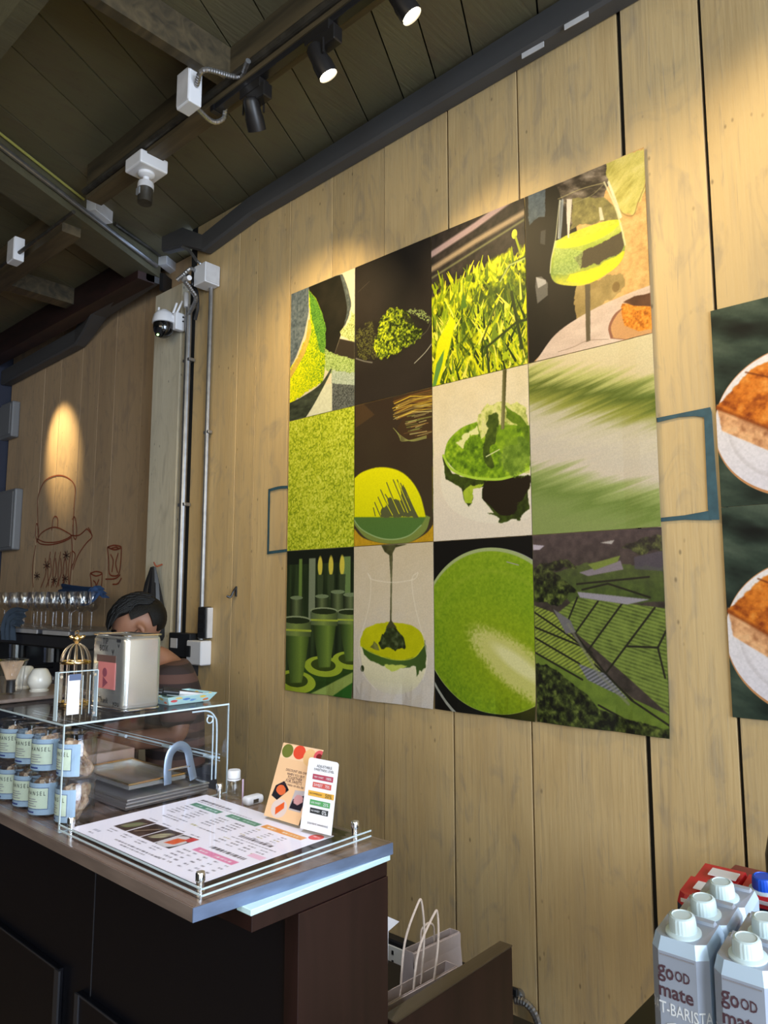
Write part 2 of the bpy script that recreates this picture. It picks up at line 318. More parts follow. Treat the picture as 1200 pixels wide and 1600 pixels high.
# ------------------------------------------------------------------ printed pictures (computed here, pixel by pixel)
class Cv:
    def __init__(s, w, h, base=(1, 1, 1)):
        s.w, s.h = w, h; s.u, s.v = np.meshgrid((np.arange(w)+.5)/w, (np.arange(h)+.5)/h); s.a = h/w
        s.im = np.ones((h, w, 3))*np.array(base)
    def noise(s, fx, fy, seed=0, octv=4, warp=None, ang=0):
        u, v = s.u, s.v*s.a
        if warp is not None: u = u+warp; v = v+warp
        if ang: c, q = math.cos(ang), math.sin(ang); u, v = u*c+v*q, -u*q+v*c
        out = 0; amp = 1; tot = 0; rs = np.random.RandomState(seed)
        for o in range(octv):
            T = rs.rand(64, 64); x = (u*fx+31.7)%64; y = (v*fy+17.3)%64; xi = x.astype(int); yi = y.astype(int); tx = x-xi; ty = y-yi; tx = tx*tx*(3-2*tx); ty = ty*ty*(3-2*ty)
            x1 = (xi+1)%64; y1 = (yi+1)%64; xi %= 64; yi %= 64
            out = out+amp*((T[yi, xi]*(1-tx)+T[yi, x1]*tx)*(1-ty)+(T[y1, xi]*(1-tx)+T[y1, x1]*tx)*ty); tot += amp; amp *= .5; fx *= 2; fy *= 2
        return out/tot
    def put(s, m, c):
        c = np.array(c) if not isinstance(c, np.ndarray) else c
        m = np.clip(m, 0, 1)[..., None]; s.im = s.im*(1-m)+c*m; return s
    def grad(s, f, cols):
        f = np.clip(f, 0, 1)*(len(cols)-1); i = np.minimum(f.astype(int), len(cols)-2); t = (f-i)[..., None]; k = np.array(cols, float); return k[i]*(1-t)+k[i+1]*t
    def ell(s, cx, cy, rx, ry, ang=0, soft=.02, warp=0):
        x = s.u-cx; y = (s.v-cy)*s.a; c, q = math.cos(ang), math.sin(ang); X = (x*c+y*q)/rx; Y = (-x*q+y*c)/(ry); d = np.sqrt(X*X+Y*Y)+warp
        return np.clip((1-d)/soft+.5, 0, 1)
    def rad(s, cx, cy, rx, ry, ang=0):
        x = s.u-cx; y = (s.v-cy)*s.a; c, q = math.cos(ang), math.sin(ang); return np.sqrt(((x*c+y*q)/rx)**2+((-x*q+y*c)/ry)**2)
    def poly(s, pts, warp=None, soft=3):
        u, v = s.u, s.v
        if warp is not None: u = u+warp; v = v+warp
        ins = np.zeros(u.shape, bool)
        for (x0, y0), (x1, y1) in zip(pts, pts[1:]+pts[:1]):
            if y0 == y1: continue
            ins ^= ((y0 > v) != (y1 > v)) & (u < (x1-x0)*(v-y0)/(y1-y0)+x0)
        m = ins.astype(float)
        for _ in range(soft):
            m = (m+np.roll(m, 1, 0)+np.roll(m, -1, 0)+np.roll(m, 1, 1)+np.roll(m, -1, 1))/5
        return m
    def line(s, pts, wd, soft=.003):
        d = np.full(s.u.shape, 9.)
        for (x0, y0), (x1, y1) in zip(pts, pts[1:]):
            ax, ay, bx, by = x0, y0*s.a, x1, y1*s.a; L2 = (bx-ax)**2+(by-ay)**2+1e-9
            t = np.clip(((s.u-ax)*(bx-ax)+(s.v*s.a-ay)*(by-ay))/L2, 0, 1); d = np.minimum(d, np.hypot(s.u-ax-t*(bx-ax), s.v*s.a-ay-t*(by-ay)))
        return np.clip((wd/2-d)/soft+.5, 0, 1)
    def blades(s, n, box, ln, wd, cols, seed, lean=0.5):
        rs = np.random.RandomState(seed)
        for k in range(n):
            x = box[0]+rs.rand()*(box[2]-box[0]); y = box[1]+rs.rand()*(box[3]-box[1]); L = ln*(.5+rs.rand()); a = (rs.rand()-.5)*2*lean
            x1 = x+L*math.sin(a); y1 = y-L*math.cos(a)/s.a; R = L+wd
            i0 = max(0, int((min(x, x1)-.03)*s.w)); i1 = min(s.w, int((max(x, x1)+.03)*s.w)+1); j0 = max(0, int((y1-.02)*s.h)); j1 = min(s.h, int((y+.02)*s.h)+1)
            if i1 <= i0 or j1 <= j0: continue
            U = s.u[j0:j1, i0:i1]; V = s.v[j0:j1, i0:i1]*s.a; ax, ay, bx, by = x, y*s.a, x1, y1*s.a
            t = np.clip(((U-ax)*(bx-ax)+(V-ay)*(by-ay))/((bx-ax)**2+(by-ay)**2), 0, 1); d = np.hypot(U-ax-t*(bx-ax), V-ay-t*(by-ay))
            m = np.clip((wd*(1-t*.8)-d)/.003+.5, 0, 1)[..., None]; c = np.array(cols[rs.randint(len(cols))]); s.im[j0:j1, i0:i1] = s.im[j0:j1, i0:i1]*(1-m)+c*m
    def mat(s, name, rough=0.55, spec=0.2, grain=True):
        if grain: s.im = s.im*(1+(s.noise(150, 150, 77, 2)-.5)[..., None]*.10)
        im = np.clip(s.im, 0, 1)[::-1]; px = np.ones((s.h, s.w, 4), np.float32); px[..., :3] = im
        img = bpy.data.images.new(name, s.w, s.h); img.pixels.foreach_set(px.ravel()); img.update()
        m = bpy.data.materials.new(name); m.use_nodes = True; nt = m.node_tree; t = nt.nodes.new('ShaderNodeTexImage'); t.image = img; t.extension = 'EXTEND'
        b = nt.nodes['Principled BSDF']; nt.links.new(t.outputs[0], b.inputs['Base Color']); b.inputs['Roughness'].default_value = rough; b.inputs['Specular IOR Level'].default_value = spec
        return m
COLX = [-2.313, -1.928, -1.546, -1.158, -.755]; ROWZ = [1.309, .745, .195, -.370]
def UV(ox, oy, sc_, col, row):
    """sheet coordinates (0..1) of points noted on an enlarged view of the wall, rectified onto the wall plane"""
    def one(x, y): P = AY(ox+x/sc_, oy+y/sc_, 1.996); return ((P.x-COLX[col])/(COLX[col+1]-COLX[col]), (ROWZ[row]-P.z)/(ROWZ[row]-ROWZ[row+1]))
    return lambda *pts: [one(*p) for p in pts]
def curve(pts, k=6): return [(p.x, p.y) for p in smoothpath([(x, y, 0) for x, y in pts], k)]
def K(*a): return tuple(x/255 for x in a)
def pic_mortar():
    c = Cv(360, 520, K(150, 150, 140)); n = c.noise(40, 40, 1); n2 = c.noise(95, 95, 2, 2); n3 = c.noise(12, 26, 7); w = (c.noise(26, 26, 3)-.5)*.03; g = UV(440, 420, 4.8, 0, 0)
    c.put(c.u*0+1, K(214, 200, 165))
    c.put(c.poly(g((60, 160), (215, 100), (205, 160), (205, 330), (170, 500), (110, 660), (60, 760))), c.grad(n*.7+n3*.4, [K(36, 44, 48), K(92, 102, 106), K(140, 146, 146)]))
    c.put(c.poly(g((205, 100), (460, 40), (500, 150), (520, 260), (510, 340), (470, 430), (440, 520), (400, 640), (330, 640), (300, 560), (215, 300))), c.grad(c.noise(8, 8, 5)*.8, [K(22, 22, 16), K(50, 44, 34)]))
    c.put(c.poly(curve(g((440, 40), (470, 60), (505, 160), (525, 270), (508, 350), (470, 440), (492, 330), (490, 250), (470, 150))), w*.5), c.grad(n, [K(52, 58, 56), K(110, 116, 112)]))
    c.put(c.poly(g((205, 160), (260, 220), (310, 340), (330, 430), (330, 600), (330, 720), (310, 850), (200, 920), (60, 1020), (60, 760), (120, 660), (190, 500), (215, 350)), w), c.grad(n2*.9+(.62-c.u)*.55, [K(50, 72, 24), K(110, 145, 30), K(200, 205, 15), K(245, 235, 20)]))
    c.put(c.poly(g((205, 160), (260, 230), (310, 340), (335, 440), (330, 640), (290, 620), (255, 480), (225, 340)), w), c.grad(n2, [K(40, 75, 28), K(90, 140, 45), K(130, 170, 60)]))
    c.put(c.poly(curve(g((202, 380), (218, 390), (222, 470), (190, 600), (130, 720), (60, 830), (60, 780), (130, 650), (185, 520))), w*.4), c.grad(n, [K(190, 150, 60), K(225, 195, 90)]))
    c.put(c.poly(g((440, 470), (500, 420), (530, 330), (600, 360), (600, 560), (520, 540), (450, 500)), w), c.grad(n2, [K(95, 110, 50), K(190, 195, 120), K(228, 225, 165)])); c.put(c.poly(g((440, 525), (600, 560), (600, 700), (470, 670), (400, 640))), K(54, 46, 36))
    c.put(c.poly(g((330, 600), (400, 640), (600, 700), (600, 800), (380, 790), (330, 760)), w*1.4), c.grad(n2, [K(85, 105, 45), K(160, 180, 95), K(200, 210, 150)])); c.put(c.poly(g((380, 760), (600, 790), (600, 880), (380, 870)), w), c.grad(n2, [K(130, 145, 120), K(205, 210, 190)]))
    c.put(c.poly(g((380, 860), (600, 880), (600, 1060), (380, 1090)), w*.5), c.grad(n2, [K(36, 38, 36), K(92, 94, 88), K(130, 132, 126)])); c.put(c.poly(g((330, 870), (382, 860), (382, 1080), (160, 1130), (200, 1090))), c.grad(n, [K(200, 198, 165), K(222, 220, 190)]))
    c.put(c.poly(curve(g((60, 1010), (160, 960), (290, 870), (370, 755), (372, 775), (310, 900), (220, 1060), (150, 1150), (60, 1170)))), c.grad(n3, [K(30, 34, 26), K(84, 90, 70)]))
    return c.mat('mortar_print')
def pic_powder():
    c = Cv(360, 520); g = UV(440, 420, 4.8, 1, 0); c.put(c.u*0+1, c.grad(c.noise(2, 2, 1)*.6+c.v*.3, [K(26, 22, 18), K(62, 52, 44)])); n = c.noise(48, 48, 4, 3); n2 = c.noise(95, 95, 9, 2); w = (c.noise(34, 34, 6)-.5)*.05
    c.put(c.line(g((575, 175), (660, 95)), .005)*.4, K(120, 110, 90)); c.put(c.poly(g((560, 430), (700, 400), (1060, 350), (1120, 420), (1000, 560), (850, 680), (650, 700), (560, 670)), w)*.8, K(36, 31, 24))
    c.put(c.poly(g((560, 470), (690, 400), (720, 560), (760, 670), (620, 680), (565, 640)), w*2)*np.clip((n2-.42)*5, 0, 1)*.8, K(105, 105, 45)); c.put(c.poly(g((940, 320), (1050, 300), (1130, 370), (1100, 400), (1000, 350)), w)*np.clip((n2-.35)*4, 0, 1), K(150, 165, 90))
    heap = c.poly(g((690, 590), (715, 500), (735, 400), (775, 330), (830, 295), (890, 295), (940, 320), (985, 380), (1010, 430), (1060, 460), (1060, 500), (1000, 560), (940, 590), (890, 630), (800, 665), (745, 685), (715, 650)), w)
    c.put(heap, c.grad((n-.32)*1.5+(n2-.5)*.6-(c.u-.45)*.7+.15, [K(30, 38, 10), K(95, 112, 22), K(170, 182, 28), K(232, 228, 35)])); c.put(c.poly(g((900, 330), (990, 380), (1060, 420), (1000, 430), (930, 400)), w)*.7, K(42, 40, 28))
    c.put(c.line(curve(g((1125, 400), (1090, 470), (1000, 545), (960, 580))), .008, .006)*.5, K(120, 120, 95)); c.put(c.line(curve(g((1140, 550), (1080, 630), (1000, 710))), .010, .005), K(155, 150, 130)); c.put(c.line(g((560, 675), (620, 695), (680, 705)), .014, .01)*.8, K(130, 125, 112))
    return c.mat('powder_print')
def pic_field():
    c = Cv(340, 460); n = c.noise(22, 22, 1); c.put(c.u*0+1, c.grad(n, [K(25, 22, 20), K(62, 52, 48)]))
    c.put(c.line([(-.1, .14), (.5, .05), (1.1, -.07)], .06, .02), K(165, 140, 140)); c.put(c.line([(-.1, .24), (.5, .15), (1.1, .08)], .05, .03), K(150, 130, 105)); c.put(c.line([(-.1, .3), (1.1, .12)], .015, .02), K(120, 120, 80))
    w = (c.noise(9, 9, 4)-.5)*.2; base = c.grad((c.noise(26, 20, 8, 3)-.25)*1.6, [K(45, 55, 8), K(120, 130, 10), K(200, 200, 20), K(235, 225, 70)])
    c.put(np.clip((c.v-.36+w+c.u*.06)/.04, 0, 1), base)
    c.blades(260, (0, .34, 1, .7), .10, .014, [K(190, 195, 15), K(150, 165, 15), K(215, 205, 40), K(90, 110, 15), K(120, 140, 20)], 3, .7)
    c.put(c.ell(.72, .56, .3, .16, 0, .6, (n-.4)*2)*.75, K(55, 70, 25))
    c.blades(330, (0, .6, 1, 1.05), .16, .012, [K(205, 205, 20), K(60, 80, 15), K(165, 180, 25), K(110, 130, 30), K(40, 55, 15), K(225, 215, 80)], 5, .8)
    for p, wd in (([(.62, 1.0), (.6, .84), (.9, .74), (1.02, .74)], .022), ([(.75, .45), (.85, .38), (1.02, .36)], .02), ([(.95, .9), (.86, .55)], .03), ([(.55, .8), (.7, .6)], .012)): c.put(c.line(p, wd, .01), K(50, 60, 25))
    c.put(c.line([(.75, .46), (.84, .38), (1.02, .37)], .015, .01), K(170, 180, 100))
    c.put(c.poly([(.0, 1.0), (.06, .72), (.22, .58), (.27, .62), (.2, .78), (.08, 1.0)]), K(215, 215, 10)); c.put(c.poly([(.0, 1.0), (.05, .86), (.14, .78), (.12, .86), (.04, 1.0)]), K(90, 135, 60))
    c.put(c.ell(.9, .2, .028, .04), K(190, 190, 60)); c.put(c.line([(.91, .22), (.96, .34)], .02), K(150, 160, 30))
    c.put(c.line([(.36, .36), (.34, .9)], .008), K(70, 95, 20)); c.put(c.poly([(.36, .44), (.32, .56), (.4, .55)]), K(80, 110, 30))
    return c.mat('field_print')
def pic_glass():
    c = Cv(420, 600); g = UV(820, 230, 4.571, 3, 0); n = c.noise(14, 14, 2); n2 = c.noise(34, 34, 5); w = (c.noise(20, 20, 4)-.5)*.02
    c.put(c.u*0+1, c.grad(n*.6+n2*.4, [K(150, 112, 62), K(205, 160, 98), K(225, 190, 130)]))
    c.put(c.poly(g((0, 300), (240, 210), (260, 330), (340, 370), (380, 640), (380, 980), (360, 1160), (380, 1230), (200, 1400), (60, 1540), (0, 1560))), c.grad(c.noise(5, 3, 8)*.7, [K(20, 17, 14), K(46, 38, 30)]))
    c.put(c.poly(g((20, 340), (150, 270), (145, 500), (95, 500), (30, 560)), w), c.grad(n2, [K(52, 62, 72), K(92, 104, 112)])); c.put(c.poly(g((80, 930), (120, 925), (165, 970), (165, 1060), (90, 1120), (75, 1000))), K(96, 92, 86)); c.put(c.poly(g((80, 930), (150, 950), (155, 975), (95, 1010))), K(165, 160, 155)); c.put(c.poly(g((115, 600), (150, 590), (145, 700), (110, 690))), K(62, 60, 58))
    c.put(c.poly(g((210, 250), (590, 80), (600, 260), (560, 360), (400, 430), (330, 560), (250, 330)), w*2), c.grad(c.noise(12, 26, 8, 4, ang=.4)*1.5-.35, [K(46, 38, 30), K(105, 92, 78), K(172, 156, 140)]))
    c.put(c.poly(g((585, 60), (890, 20), (880, 260), (820, 400), (780, 490), (690, 470), (640, 360), (590, 240)), w*2), c.grad(c.noise(10, 26, 9, ang=-.7), [K(150, 140, 60), K(190, 178, 95), K(212, 200, 130)])); c.put(c.line(curve(g((880, 250), (820, 390), (780, 490), (700, 470), (640, 370))), .01, .006)*.6, K(130, 105, 55))
    c.put(c.poly(g((340, 370), (560, 350), (640, 420), (680, 520), (400, 560), (330, 600)), w*2), c.grad(n2, [K(92, 84, 50), K(150, 140, 80)]))
    c.put(c.poly(g((380, 980), (560, 930), (700, 900), (720, 1000), (600, 1100), (480, 1180), (370, 1230), (355, 1120)), w*2), c.grad(n, [K(128, 108, 62), K(180, 152, 96)])); c.put(c.ell(*g((655, 1000))[0], .03, .04, 0, .3)*.6, K(105, 78, 40))
    tb = c.poly(curve(g((80, 1530), (220, 1340), (420, 1200), (640, 1090), (920, 985)))+g((960, 1560), (80, 1560))); c.put(tb, c.grad(c.noise(6, 16, 3), [K(190, 165, 148), K(218, 196, 178)]))
    c.put(c.poly(curve(g((700, 1150), (640, 1200), (600, 1290), (615, 1370)))+g((960, 1400), (960, 1120))), K(140, 92, 70)); c.put(c.poly(curve(g((705, 1155), (655, 1210), (618, 1290), (635, 1365)))+g((960, 1400), (960, 1120))), K(196, 145, 95))
    c.put(c.poly(g((700, 1120), (760, 1125), (930, 1150), (930, 1300), (820, 1318), (720, 1280), (695, 1200)), w), c.grad(c.noise(60, 60, 6, 2), [K(140, 70, 14), K(214, 128, 34), K(238, 165, 70)])); c.put(c.poly(g((705, 1110), (790, 1070), (930, 1040), (930, 1145), (780, 1135)), w*.5), c.grad(n, [K(72, 42, 26), K(104, 66, 44)]))
    body = c.poly(curve(g((215, 670), (190, 800), (182, 900), (220, 970), (330, 992), (450, 980), (600, 900), (690, 820), (722, 720), (700, 600), (680, 540)))+g((250, 660),))
    c.put(body, c.grad((c.v-.36)*3.2+(n2-.5)*.2, [K(205, 205, 90), K(150, 165, 60), K(120, 140, 62), K(196, 192, 62), K(224, 205, 60)]))
    c.put(c.poly(g((430, 740), (560, 690), (690, 590), (722, 700), (700, 745), (560, 820), (400, 870), (360, 800)), w*1.5)*body, K(72, 62, 44)); c.put(c.poly(curve(g((330, 910), (480, 870), (620, 800), (715, 745), (715, 800), (600, 900), (450, 975), (300, 960))), w)*body*.85, K(228, 205, 30))
    c.put(c.poly(g((215, 720), (420, 740), (400, 880), (300, 920), (200, 900)), w)*body*.6, c.grad(c.noise(90, 90, 9, 2), [K(110, 135, 66), K(200, 210, 130)])); c.put(c.poly(curve(g((235, 668), (300, 630), (450, 570), (600, 525), (675, 520), (685, 545), (600, 620), (450, 690), (320, 720), (225, 720))))*.9, c.grad(c.u, [K(190, 190, 70), K(205, 210, 40), K(195, 205, 20)])); c.put(c.poly(curve(g((260, 655), (400, 590), (600, 530), (670, 535), (560, 590), (420, 640), (330, 655))))*.7, c.grad(n2, [K(150, 165, 30), K(220, 215, 80)]))
    for q, wd, col in ((((250, 380), (235, 520), (220, 660), (190, 800), (182, 900)), .010, K(200, 200, 165)), (((570, 250), (640, 400), (690, 560), (722, 700)), .013, K(215, 208, 165)), (((240, 370), (400, 300), (565, 255)), .007, K(170, 160, 110)), (((250, 385), (330, 400), (470, 350), (570, 262)), .005, K(140, 135, 95)), (((600, 250), (650, 380), (690, 500)), .02, K(220, 215, 190)), (((270, 380), (262, 520), (250, 650)), .022, K(150, 160, 165)), (((255, 380), (240, 650)), .01, K(215, 215, 205))): c.put(c.line(curve(g(*q)), wd, .008)*.75, col)
    c.put(c.poly(g((300, 370), (340, 370), (325, 560), (318, 650), (308, 650), (300, 500))), c.grad(c.v*2, [K(200, 190, 175), K(225, 200, 180)])); c.put(c.poly(g((530, 430), (550, 430), (570, 520), (540, 525)))*.8, K(215, 205, 180))
    c.put(c.poly(g((432, 985), (470, 980), (470, 1385), (440, 1395))), c.grad((c.u-.42)*12, [K(225, 205, 175), K(150, 132, 105), K(90, 78, 58)])); c.put(c.line(curve(g((240, 1465), (350, 1430), (450, 1385), (600, 1375))), .006, .004)*.5, K(120, 100, 80))
    return c.mat('cocktail_print')
def pic_texture():
    c = Cv(320, 460); c.put(c.u*0+1, c.grad((c.noise(60, 60, 3, 3)-.5)*1.6+.5+(c.noise(3, 3, 8)-.5)*.3, [K(120, 138, 20), K(185, 192, 40), K(215, 218, 90)])); return c.mat('green_powder_texture_print', .6)
def pic_whisk():
    c = Cv(360, 520); g = UV(440, 600, 4.8, 1, 1); c.put(c.u*0+1, c.grad(c.noise(2, 2, 1)*.5+c.v*.5, [K(52, 38, 28), K(66, 58, 40)])); n = c.noise(40, 40, 3)
    c.put(c.poly(g((555, 160), (620, 150), (700, 230), (600, 300), (555, 330)))*.4, K(105, 75, 40)); rs = np.random.RandomState(2)
    c.put(c.poly(g((840, 100), (1145, 10), (1145, 400), (1000, 425), (900, 400), (870, 330), (930, 230), (850, 240)))*.6, K(70, 48, 26))
    for k in range(60):
        y = 110+rs.rand()*140; x = 835+rs.rand()*60; c.put(c.line(g((x, y+20), (x+120, y-20-rs.rand()*20), (1150, y-90+rs.rand()*60)), .004+rs.rand()*.009, .003)*(.4+.6*rs.rand()), [K(215, 180, 50), K(120, 80, 35), K(165, 135, 50), K(60, 40, 22), K(225, 210, 130)][rs.randint(5)])
    for k in range(26):
        y = 240+rs.rand()*150; x = 920+rs.rand()*120; c.put(c.line(g((x, y), (x+50+rs.rand()*90, y-10-rs.rand()*20)), .006+rs.rand()*.008, .004)*(.4+.5*rs.rand()), [K(200, 190, 120), K(150, 110, 60), K(120, 125, 60)][rs.randint(3)])
    for k in range(4): c.put(c.line(curve(g((840+k*18, 330+k*18), (900, 390+k*12), (980, 428-k*3), (1090, 405-k*6))), .007, .004)*.8, K(150, 150, 80))
    c.put(c.poly(g((540, 1000), (1150, 1000), (1150, 1210), (540, 1230)))*.0, K(0, 0, 0)); c.put(c.poly(curve(g((540, 1080), (620, 1160), (800, 1200), (960, 1190), (1090, 1120), (1150, 1040)))+g((1150, 1230), (540, 1240))), c.grad(n, [K(170, 130, 20), K(205, 160, 40)])); c.put(c.poly(curve(g((540, 1050), (640, 1160), (800, 1200), (960, 1190), (1080, 1110), (1120, 1000)))+g((1085, 985), (540, 985))), c.grad(c.v, [K(70, 100, 50), K(110, 140, 70), K(120, 130, 60)]))
    c.put(c.poly(curve(g((540, 1010), (600, 1090), (720, 1150), (840, 1165), (960, 1135), (1050, 1060), (1090, 990)))+g((540, 975),)), c.grad((c.v-.75)*3, [K(82, 112, 48), K(76, 112, 52)])); c.put(c.line(curve(g((540, 1015), (600, 1090), (720, 1152), (840, 1168), (960, 1138), (1050, 1062))), .012, .006)*.8, K(150, 175, 120))
    c.put(c.poly(curve(g((540, 715), (600, 665), (700, 630), (800, 628), (900, 660), (980, 730), (1040, 830), (1070, 930), (1085, 1000)))+g((540, 1000),), None, 5), c.grad(c.v, [K(235, 228, 30), K(232, 224, 5), K(205, 205, 10)])); c.put(np.clip(1-abs(c.v-.70)/.025, 0, 1)*c.poly(g((540, 900), (1085, 900), (1085, 1060), (540, 1060)))*.0, K(0, 0, 0))
    dk = K(86, 88, 54); c.put(c.poly(g((740, 1000), (750, 940), (800, 900), (790, 850), (850, 860), (900, 880), (900, 780), (915, 750), (950, 850), (1000, 940), (1030, 1000)), (n-.5)*.03), dk)
    for x0, y0, x1, y1 in ((690, 930, 705, 990), (700, 890, 740, 985), (725, 850, 775, 960), (745, 795, 830, 990), (780, 830, 870, 970), (790, 740, 880, 970), (840, 720, 940, 960), (870, 720, 960, 940), (895, 745, 985, 960), (925, 780, 1000, 950)): c.put(c.line(g((x0, y0), (x1, y1)), .011, .006), dk)
    for x0, y0, x1, y1 in ((760, 850, 835, 985), (800, 790, 885, 975), (830, 750, 925, 960), (855, 740, 950, 965), (880, 740, 970, 950)): c.put(c.line(g((x0, y0), (x1, y1)), .008, .005), K(215, 212, 20))
    return c.mat('whisk_print')
def pic_splash():
    c = Cv(380, 520); g = UV(670, 560, 3.158, 2, 1); n = c.noise(10, 10, 3); f = c.noise(26, 26, 6); w = (c.noise(16, 16, 9)-.5)*.05; c.put(c.u*0+1, c.grad(c.v+n*.3, [K(208, 190, 150), K(226, 210, 178), K(220, 205, 185)]))
    c.put(c.poly(curve(g((70, 480), (62, 640), (110, 740), (220, 800), (350, 815), (500, 790)))+g((500, 540),), None, 8)*.35, K(235, 228, 205))
    c.put(c.poly(g((68, 480), (110, 560), (270, 605), (500, 570), (500, 740), (460, 770), (450, 800), (345, 810), (345, 780), (290, 765), (320, 760), (270, 700), (275, 640), (215, 640), (220, 700), (200, 735), (175, 700), (160, 640), (85, 600)), w), c.grad(f, [K(28, 30, 12), K(78, 96, 26)])); c.put(c.poly(g((275, 610), (500, 575), (495, 680), (440, 720), (420, 770), (350, 770), (275, 705)), w), K(36, 27, 16)); c.put(c.poly(g((165, 650), (270, 615), (265, 640), (222, 650), (215, 715), (180, 715)), w), c.grad(f, [K(140, 165, 30), K(190, 200, 70)]))
    c.put(c.poly(g((240, 300), (290, 230), (350, 215), (440, 215), (490, 250), (500, 560), (240, 560)), w), c.grad(f*1.2-.1, [K(125, 135, 50), K(210, 208, 120), K(215, 205, 150)]))
    c.put(c.poly(curve(g((75, 490), (95, 410), (160, 345), (240, 312)))+g((260, 400), (330, 330), (500, 330), (500, 550))+curve(g((500, 550), (400, 590), (270, 595), (150, 565), (75, 490)))), c.grad(f*1.5-.3, [K(70, 98, 18), K(120, 155, 25), K(175, 198, 45)])); c.put(c.line(curve(g((72, 480), (110, 545), (200, 585), (330, 598), (420, 580), (497, 545))), .022, .008), K(170, 200, 60))
    c.put(c.poly(g((135, 420), (240, 330), (245, 365), (180, 400), (165, 440)), w), K(222, 218, 150)); c.put(c.poly(curve(g((300, 290), (340, 270), (335, 400), (300, 440), (320, 520), (290, 530), (265, 470), (275, 400))), w), c.grad(f, [K(40, 55, 14), K(95, 110, 35)])); c.put(c.poly(curve(g((385, 240), (450, 280), (495, 350), (495, 440), (450, 340), (390, 300))), w), c.grad(f, [K(60, 82, 20), K(130, 158, 30)]))
    c.put(c.ell(*g((430, 480))[0], .15, .16, 0, .15, (f-.5)*.6), c.grad(f, [K(66, 92, 20), K(150, 175, 60)])); c.put(c.line(g((285, 485), (350, 450)), .010, .006), K(205, 208, 150)); c.put(c.poly(g((330, 330), (430, 320), (450, 430), (340, 430)), w)*.6, K(120, 150, 30))
    c.put(c.poly(g((368, 20), (388, 20), (375, 350), (358, 350))), c.grad((c.u-.7)*12, [K(64, 62, 28), K(130, 124, 80), K(72, 66, 30)])); return c.mat('splash_print')
def pic_blur():
    c = Cv(340, 460); t = c.v+c.u*(-.22)+.22; n = (c.noise(1.3, 34, 2, 4, ang=-.24)-.5)*.16
    c.put(c.u*0+1, c.grad(t+n-.1, [K(205, 190, 150), K(205, 188, 148), K(180, 178, 105), K(92, 102, 38), K(140, 142, 62), K(190, 180, 150), K(200, 188, 165), K(196, 184, 165), K(200, 186, 165), K(150, 160, 95), K(110, 128, 60), K(125, 140, 75), K(130, 142, 80)]))
    c.put(np.clip(c.u*1.2-.4, 0, 1)*np.clip(1-abs(t+n-.32)/.1, 0, 1)*.6, K(70, 92, 30)); return c.mat('green_blur_print')
def pic_machines():
    c = Cv(320, 460); c.put(c.u*0+1, c.grad(c.noise(20, 2, 3)*.9, [K(14, 20, 10), K(60, 76, 42)]))
    c.put((c.v < .1)*1., K(22, 26, 18))
    for x, w_, col in ((.22, .05, K(90, 110, 50)), (.4, .1, K(105, 112, 88)), (.9, .12, K(90, 110, 62))): c.put(c.poly([(x-w_/2, .06), (x+w_/2, .06), (x+w_/2, .5), (x-w_/2, .5)]), col)
    for x in (.52, .68, .84): c.put(c.ell(x, .12, .035, .1, 0, .3), K(180, 165, 60)); c.put(c.poly([(x-.04, .18), (x+.05, .18), (x+.04, .35), (x-.03, .35)]), K(50, 60, 36))
    def tub(cx, cy, s):
        c.put(c.poly([(cx-.28*s, cy+.36*s), (cx+.28*s, cy+.36*s), (cx+.28*s, cy+.52*s), (cx-.28*s, cy+.52*s)]), K(40, 62, 22)); c.put(c.ell(cx, cy+.52*s, .28*s, .09*s), K(36, 56, 20)); c.put(c.ell(cx, cy+.36*s, .28*s, .1*s), K(135, 150, 42)); c.put(c.ell(cx, cy+.35*s, .18*s, .06*s), K(50, 62, 22))
        c.put(c.poly([(cx-.2*s, cy), (cx+.2*s, cy), (cx+.1*s, cy+.36*s), (cx-.06*s, cy+.37*s)]), c.grad((c.u-cx+.2*s)/(.4*s), [K(22, 28, 14), K(60, 78, 34), K(98, 118, 46), K(40, 54, 22)]))
        c.put(c.poly([(cx-.2*s, cy-.02), (cx+.2*s, cy-.02), (cx+.2*s, cy+.08*s), (cx-.2*s, cy+.08*s)]), c.grad((c.u-cx+.2*s)/(.4*s), [K(70, 80, 56), K(110, 125, 60), K(60, 70, 40)])); c.put(c.line([(cx-.2*s, cy+.045*s), (cx+.2*s, cy+.045*s)], .018*s), K(140, 150, 50)); c.put(c.ell(cx, cy-.02*s, .2*s, .035*s), K(120, 128, 95)); c.put(c.ell(cx, cy-.015*s, .185*s, .028*s), K(34, 42, 22))
    for x, y in ((.16, .34), (.55, .33), (.78, .3), (.96, .32)): c.put(c.poly([(x-.1, y), (x+.1, y), (x+.09, y+.2), (x-.09, y+.2)]), c.grad((c.u-x+.1)/.2, [K(24, 30, 18), K(88, 98, 62), K(34, 42, 24)])); c.put(c.ell(x, y, .1, .02), K(100, 112, 80))
    tub(.95, .45, .85); tub(.58, .45, 1.0); tub(.16, .52, 1.15)
    c.put(c.poly([(.42, 1.0), (1.1, .8), (1.1, .86), (.62, 1.05)]), K(125, 140, 70)); c.put(c.poly([(.6, 1.05), (1.1, .86), (1.1, 1.1)]), K(38, 80, 28)); c.im = c.im*1.15; return c.mat('machinery_print')
